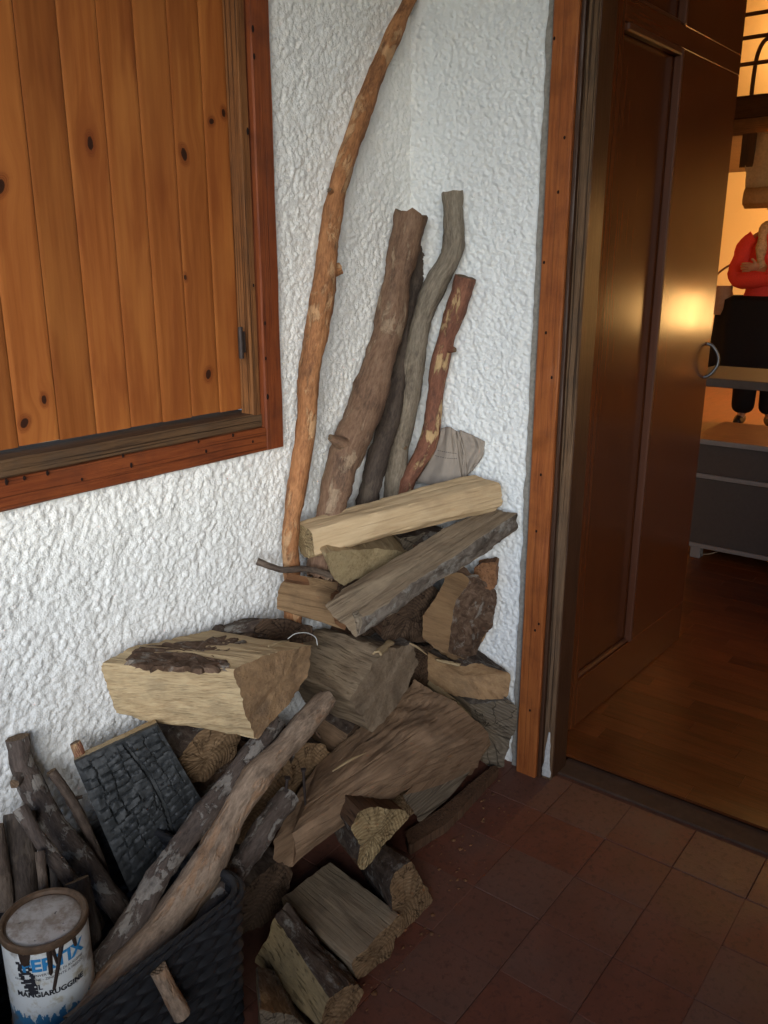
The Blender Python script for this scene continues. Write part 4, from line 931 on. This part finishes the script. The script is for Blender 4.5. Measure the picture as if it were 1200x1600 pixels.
for i in range(nu+1):
    for j in range(nv+1):
        a, b = i/nu, j/nv; p = (TL*(1-a)+TR*a)*(1-b)+(BL*(1-a)+BR*a)*b
        e = min(a, 1-a, b, 1-b); p = p-nb*relief(a, b)*min(1, e*14)+nb*.004*fr((a*4, b*4, 1), 3)
        V.append(p); G.append((b*.22, a*.19, 0))
for i in range(nu):
    for j in range(nv): F.append((i*(nv+1)+j, i*(nv+1)+j+1, (i+1)*(nv+1)+j+1, (i+1)*(nv+1)+j)); mi.append(0)
edge = [i*(nv+1) for i in range(nu+1)]+[nu*(nv+1)+j for j in range(1, nv+1)]+[i*(nv+1)+nv for i in range(nu-1, -1, -1)]+[j for j in range(nv-1, 0, -1)]
bk0 = len(V)
for q, i in enumerate(edge): p = V[i]+nb*(.055+.006*fr((q*.05, 0, 0), 3)); V.append(p); G.append((G[i][0], G[i][1], .05))
mdl = len(V)
for q, i in enumerate(edge): p = V[i]+nb*(.012+.006*fr((q*.11, 3, 0), 3))+np.array([0, 0, .002]); V.append(p); G.append((G[i][0], G[i][1], .015))
m_ = len(edge)
for q in range(m_):
    k = (q+1) % m_
    F.append((edge[q], edge[k], mdl+k, mdl+q)); mi.append(0); F.append((mdl+q, mdl+k, bk0+k, bk0+q)); mi.append(1)
F.append(tuple(bk0+q for q in range(m_))); mi.append(1)
cb_ = mk('charred_block', V, F, [M_charw, STRAW], mi=mi, grain=G, sharp=35)
bmx = bmesh.new(); bmx.from_mesh(cb_.data); bmesh.ops.recalc_face_normals(bmx, faces=bmx.faces); bmx.to_mesh(cb_.data); bmx.free()
tag(cb_, 'charred black wood block with cracked surface and pale edge', 'wood block')

# ------------------------------------------------------------------ paint can
CC = pyy(68, 1432, -.325); cr, chh = .0645, .18; cx, cy, cz = CC
def can_mat():
    t = T('can_paint'); o = t.obj(); sp = t.n('SeparateXYZ', Vector=o); z = sp.outputs[2]
    n1 = t.noise(o, 45., 6, .7); n2 = t.noise(t.vm('MULTIPLY', o, (1, 1, .35)), 120., 4, .6); n3 = t.noise(o, 14., 4)
    c = t.mix(t.ramp(n1, [(.52, 0.0), (.66, .8)]), (.62, .63, .61), (.40, .34, .22))
    edge = t.math('ADD', t.math('MULTIPLY', z, -14.0), t.math('MULTIPLY', n2, 1.1))       # blue band, ragged upper edge
    c = t.mix(t.ramp(edge, [(.99, 0.0), (1.0, .0)]), c, c)
    m = t.ramp(t.math('SUBTRACT', edge, .62), [(.95, 0.0), (.999, 1.0)])
    c = t.mix(t.math('GREATER_THAN', edge, 1.06), c, (.045, .17, .30))
    c = t.mix(t.ramp(n3, [(.58, 0.0), (.64, .75)]), c, (.16, .10, .05))
    t.bump(n1, .2, .001); return t.fin(c, .38, .5)
M_rustc = plain('rusty_rim', (.10, .06, .035), .6, .4, .45, 70., Metallic=.3)
M_lid = T('can_lid'); o_ = M_lid.obj(); n1 = M_lid.noise(o_, 26., 6, .7); n2 = M_lid.noise(o_, 80., 4); cc = M_lid.mix(M_lid.ramp(n1, [(.44, 0.0), (.6, .85)]), (.33, .30, .28), (.15, .105, .075)); cc = M_lid.mix(M_lid.ramp(n2, [(.66, 0.0), (.7, .9)]), cc, (.03, .02, .02)); M_lid.bump(n1, .2, .001); M_lid = M_lid.fin(cc, .45, .4)
pc = thing('paint_can', 'white and blue paint can with rusty rim and brown drips', 'paint can', (cx, cy, cz-chh))
V, F = lathe([(0, cz-chh), (cr*.985, cz-chh), (cr, cz-chh+.004), (cr, cz-.012)], 64, cx, cy); mk('can_body', V, F, can_mat(), pc)
V, F = lathe([(cr*.99, cz-.0125), (cr*1.03, cz-.011), (cr*1.045, cz-.006), (cr*1.03, cz-.001), (cr*.99, cz+.0005), (cr*.93, cz-.001), (cr*.90, cz-.006), (cr*.86, cz-.0065)], 64, cx, cy); mk('rim', V, F, M_rustc, pc)
V, F = lathe([(cr*.86, cz-.0063), (cr*.82, cz-.0045), (cr*.4, cz-.004), (0, cz-.004)], 48, cx, cy); mk('lid', V, F, M_lid, pc)
V, F = lathe([(cr*1.001, cz-chh+.0005), (cr*1.03, cz-chh+.003), (cr*1.001, cz-chh+.006)], 64, cx, cy); mk('base_rim', V, F, M_rustc, pc)
towards = math.atan2(CAM[1]-cy, CAM[0]-cx)
def can_text(body, size, ang, z, mat, name='lettering', off=0.0, tilt=0.0):
    cu = bpy.data.curves.new('lettering', 'FONT'); cu.body = body; cu.size = size; cu.align_x = 'CENTER'; cu.offset = off; cu.resolution_u = 3
    tmp = bpy.data.objects.new('lettering', cu); COL.objects.link(tmp); bpy.context.view_layer.update()
    me = bpy.data.meshes.new_from_object(tmp.evaluated_get(bpy.context.evaluated_depsgraph_get())); bpy.data.objects.remove(tmp)
    bm = bmesh.new(); bm.from_mesh(me); bmesh.ops.triangulate(bm, faces=bm.faces); bmesh.ops.subdivide_edges(bm, edges=[e for e in bm.edges if e.calc_length() > .004], cuts=2)
    bm.verts.index_update(); V = []
    for v in bm.verts:
        a = ang+v.co.x/cr; R = cr+.0007; V.append((cx+R*math.cos(a), cy+R*math.sin(a), z+v.co.y+v.co.x*tilt))
    F = [[v.index for v in f.verts] for f in bm.faces]; bm.free()
    mk(name, V, F, mat, pc, smooth=False)
M_blue = plain('blue_print', (.03, .20, .42), .5, .3, .2, 90.); M_blackp = plain('black_print', (.025, .025, .03), .5, .3, .2, 90.)
can_text('FERTIX', .031, towards+.10, cz-.044, M_blue, off=.0012)
can_text('CONVERTITORE DI RUGGINE', .0064, towards+.16, cz-.054, M_blackp)
can_text('ANTIRUGGINE - ZINCANTE A FREDDO', .0064, towards-.02, cz-.062, M_blackp)
can_text('IL', .013, towards-.30, cz-.078, M_blackp, off=.0004)
can_text('MANGIARUGGINE', .0128, towards-.06, cz-.092, M_blackp, off=.0005)
M_drip = plain('brown_drip', (.035, .022, .016), .4, .5, .2, 60.)
for a, da, ln, w in ((.02, -.03, .045, .0045), (.30, -.30, .075, .004), (-.55, .0, .022, .010), (.10, .06, .03, .003), (.62, .03, .018, .004)):
    V, F = [], []; q = 14
    for i in range(q+1):
        t_ = i/q; aa = towards+a+da*t_; ww = w*(1-.35*t_)*(1 if i < q else .3)
        for sgn, R in ((-1, cr+.0006), (0, cr+.0026), (1, cr+.0006)): V.append((cx+R*math.cos(aa+sgn*ww/cr), cy+R*math.sin(aa+sgn*ww/cr), cz-.011-ln*t_))
        if i: F += [((i-1)*3, (i-1)*3+1, i*3+1, i*3), ((i-1)*3+1, (i-1)*3+2, i*3+2, i*3+1)]
    mk('paint_drip', V, F, M_drip, pc)
V, F = [], []
for i in range(16):                                      # dark scribbled mark at the left of the name
    a = towards-.62+.012*i*(1 if i % 2 else .6); z = cz-.03-.004*i*.9
    b = boxvf((0, 0, 0), (.001, 1, 1)); w, h = .006+.006*random.random(), .002+.003*random.random(); o0 = len(V)
    for (dx, dz) in ((-w, -h), (w, -h*.3), (w, h), (-w, h*.6)): R = cr+.0008; V.append((cx+R*math.cos(a+dx/cr), cy+R*math.sin(a+dx/cr), z+dz))
    F.append((o0, o0+1, o0+2, o0+3))
mk('printed_mark', V, F, M_blackp, pc, smooth=False)

# ------------------------------------------------------------------ cloth, wire, nails
def cloth_mat():
    t = T('beige_cloth'); o = t.obj(); n1 = t.noise(o, 18., 5); w1 = t.noise(t.vm('MULTIPLY', o, (900, 900, 200)), 1.0, 2); c = t.mix(n1, (.24, .20, .165), (.36, .305, .255)); t.bump(t.math('ADD', w1, n1), .3, .002)
    return t.fin(c, .95, .1)
M_cloth = cloth_mat(); M_thread = plain('dark_thread', (.05, .035, .03), .9)
ct = thing('cloth', 'folded beige cloth with stitched hem behind the pale log', 'cloth', tuple(pxx(700, 745, -.06)))
def flap(rows, name, folds=.004, fq=3.0, ph=0):
    nU = 24; V, F = [], []
    R = [catmull(pts(r), nU) for r in rows]; R = np.array(R); nR = 22
    Q = np.array([catmull(R[:, k], nR) for k in range(nU)])
    for k in range(nU):
        for r in range(nR):
            p = Q[k, r].copy(); d = CAM-p; d /= np.linalg.norm(d)
            p = p+d*(folds*math.sin(fq*2*math.pi*k/nU+ph+r*.12)+.011*fr((k*.13+ph, r*.12, ph), 3)); V.append(p)
    for k in range(nU-1):
        for r in range(nR-1): F.append((k*nR+r, k*nR+r+1, (k+1)*nR+r+1, (k+1)*nR+r))
    o = mk(name, V, F, M_cloth, ct, sharp=80); m = o.modifiers.new('s', 'SOLIDIFY'); m.thickness = .004; m.offset = 0
    return V, nR, nU
flap([[(718, 672, 'x', -.012), (738, 680, 'x', -.010), (757, 690, 'x', -.008)], [(722, 700, 'x', -.022), (742, 705, 'x', -.018), (754, 712, 'x', -.01)], [(727, 745, 'x', -.03), (732, 740, 'x', -.028), (738, 735, 'x', -.02)]], 'back_fold', .003, 1.5, 1.0)
flap([[(708, 673, 'x', -.026), (716, 675, 'x', -.024), (722, 690, 'x', -.02)], [(714, 705, 'x', -.036), (722, 708, 'x', -.032), (729, 715, 'x', -.024)], [(718, 748, 'x', -.045), (725, 748, 'x', -.04), (731, 742, 'x', -.03)]], 'middle_fold', .002, 1.2, 2.0)
Vf, nR, nU = flap([[(690, 669, 'x', -.035), (702, 667, 'x', -.042), (712, 673, 'x', -.035)], [(680, 705, 'x', -.045), (699, 709, 'x', -.06), (716, 711, 'x', -.045)], [(650, 752, 'x', -.055), (690, 760, 'x', -.08), (722, 752, 'x', -.06)]], 'front_fold', .003, 1.0, .5)
for rr in (10, 12):
    for k in range(2, nU-2, 2):
        a, b = np.array(Vf[k*nR+rr]), np.array(Vf[(k+1)*nR+rr]); d = (CAM-a); d /= np.linalg.norm(d)
        V, F, G, c_ = tubevf([a+d*.0035, (a+b)/2+d*.004, b+d*.0035], [.0008]*3, seg=6, rough=0, knob=0, ds=.004); mk('stitch', V, F, M_thread, ct)
W0 = [pyy(x, y, -.29) for x, y in ((450, 998), (462, 990), (480, 989), (493, 996), (496, 1008))]
V, F, G, c_ = tubevf(W0, [.0009]*5, seg=6, rough=0, knob=0, ds=.006); o = mk('wire', V, F, plain('white_wire', (.6, .6, .58), .4, .5)); tag(o, 'thin white wire loop at the corner of the big cut block', 'wire')
for (a, b, lb) in (((449, 1216), (444, 1258), 'rusty nail standing in the slab nearest the tan branch'), ((474, 1203), (477, 1257), 'rusty nail standing in the slab further from the tan branch')):
    P0, P1 = pyy(a[0], a[1], -.335), pyy(b[0], b[1], -.325); mid = (P0+P1)/2
    V, F, G, c_ = tubevf([P0, mid, P1], [.0032, .0031, .0026], seg=8, rough=.05, knob=.05); v2, f2, *_ = tubevf([P0+np.array([0, 0, .002]), P0, P0-np.array([0, 0, .002])], [.006]*3, seg=10, rough=0, knob=0)
    V, F = join([(V, F), (v2, f2)]); o = mk('nail', V, F, M_iron); tag(o, lb, 'nail')

# ------------------------------------------------------------------ nail heads in the window and door boards
V, F = lathe([(.0001, -.0012), (.0028, -.0012), (.0034, 0.0), (.0001, .0002)], 10); V = np.array(V)
M_hole = plain('dark_nail_head', (.018, .010, .008), .8, .1)
proto = None
for px, py in ((395, 45), (397, 88), (387, 205), (396, 446), (414, 505), (415, 560), (418, 620), (192, 712), (205, 727), (310, 690), (364, 680), (10, 753), (38, 747), (74, 739), (128, 749), (395, 690), (322, 705)):
    p = pyy(px, py, -.0235); q = random.uniform(.7, 1.3)
    if proto is None: proto = o = mk('nail_head', np.stack([V[:, 0]*.85, V[:, 2], V[:, 1]*1.25], 1), F, M_hole, sh, center=False)
    else: o = proto.copy(); COL.objects.link(o); o.parent = sh
    bpy.context.view_layer.update(); par = SHB[0] if px > 381 and py < 660 else SHB[1]; o.parent = par; o.location = par.matrix_world.inverted() @ Vector(p); o.scale = (q, 1, q*random.uniform(.9, 1.5))
proto = None
for px, py in ((866, 60), (882, 215), (850, 410), (853, 520), (845, 742), (862, 590), (838, 830), (842, 975), (872, 300), (836, 985), (828, 1110)):
    p = pxx(px, py, -.0315)
    if proto is None: proto = o = mk('nail_head', np.stack([V[:, 2], V[:, 0]*.85, V[:, 1]*1.2], 1), F, M_hole, df, center=False)
    else: o = proto.copy(); COL.objects.link(o); o.parent = df
    o.parent = DCB; o.location = DCB.matrix_world.inverted() @ Vector(p)
# bark crumbs and chips on the tiles round the foot of the pile
V, F = [], []
for i in range(200):
    t_ = random.random(); px = 560+t_*240+random.gauss(0, 22); py = 1570-t_*370+random.gauss(0, 16)+abs(random.gauss(0, 14)); p = pz(px, py, .0015)
    if p[1] < -1.2 or p[0] > .02: continue
    r = random.choice((.0012, .0015, .002, .003, .004, .007)); a0 = random.random()*6; o0 = len(V); el = random.uniform(.3, 1)
    for k in range(5):
        a = a0+k*1.257; w = r*random.uniform(.6, 1.2); V.append((p[0]+w*math.cos(a), p[1]+w*el*math.sin(a), p[2]+random.uniform(0, r*.3)))
    V.append((p[0], p[1], p[2]+r*.6)); F += [(o0+k, o0+(k+1) % 5, o0+5) for k in range(5)]
o = mk('bark_crumbs', V, F, RUST, center=False, smooth=False); tag(o, 'scattered bark crumbs on the tiles along the foot of the pile', 'debris', kind='stuff')
# loose splinters caught in the pile
for (a, b, lb) in (((640, 1005, 'y', -.295), (668, 1024, 'y', -.305), 'thin pale splinter lying beside the curved slab'), ((520, 1205, 'y', -.33), (572, 1176, 'y', -.325), 'pale splinter lying along the top of the large slab'), ((420, 1010, 'y', -.27), (452, 1002, 'y', -.25), 'short splinter on top of the big cut block')):
    P0, P1 = pt(*a), pt(*b); V, F, G, c_ = tubevf([P0, (P0+P1)/2+np.array([0, 0, .003]), P1], [.0012, .003, .0008], seg=6, rough=.3, knob=.4); o = mk('splinter', V, F, STRAW, grain=G); tag(o, lb, 'splinter')

def flake(px, py, k, v, L, Wd, az, tilt, mat, label, curl=1.2):
    c = pt(px, py, k, v); V, F, G = [], [], []; sd = random.random()*20
    for i in range(13):
        for j in range(9):
            a, b = i/12-.5, j/8-.5; w = Wd*(1+.35*fr((a*3+sd, 0, 0), 3)); x = a*L*(1+.2*fr((b*4+sd, 3, 0), 3)); th = b*curl*2
            p = Vector((x, w/curl/2*math.sin(th), w/curl/2*(math.cos(th)-1)+.003*fr((a*6, b*6, sd), 3))); p.rotate(Matrix.Rotation(tilt, 3, 'Y')); p.rotate(Matrix.Rotation(az, 3, 'Z'))
            V.append(np.array(p)+c); G.append((x, b*Wd, 0))
    for i in range(12):
        for j in range(8): F.append((i*9+j, (i+1)*9+j, (i+1)*9+j+1, i*9+j+1))
    o = mk('bark_flake', V, F, mat, grain=G, sharp=80); o.modifiers.new('s', 'SOLIDIFY').thickness = .004; return tag(o, label, 'bark')
flake(335, 990, 'y', -.06, .07, .045, .5, -.2, BK_D, 'curled dark bark flake behind the big cut block')
flake(400, 983, 'y', -.10, .10, .05, .2, .1, BK_R, 'brown bark flake lying on the round log behind the big cut block')
flake(600, 1008, 'y', -.29, .09, .03, .3, .1, STRAW, 'pale bark strip on the broad wedge-ended log')
flake(480, 1130, 'y', -.27, .12, .06, .6, .8, BK_R, 'brown bark strip behind the tip of the tan branch')
flake(700, 1033, 'x', -.12, .07, .02, -1.2, .1, STRAW, 'ragged pale fibre strip under the torn chunk')
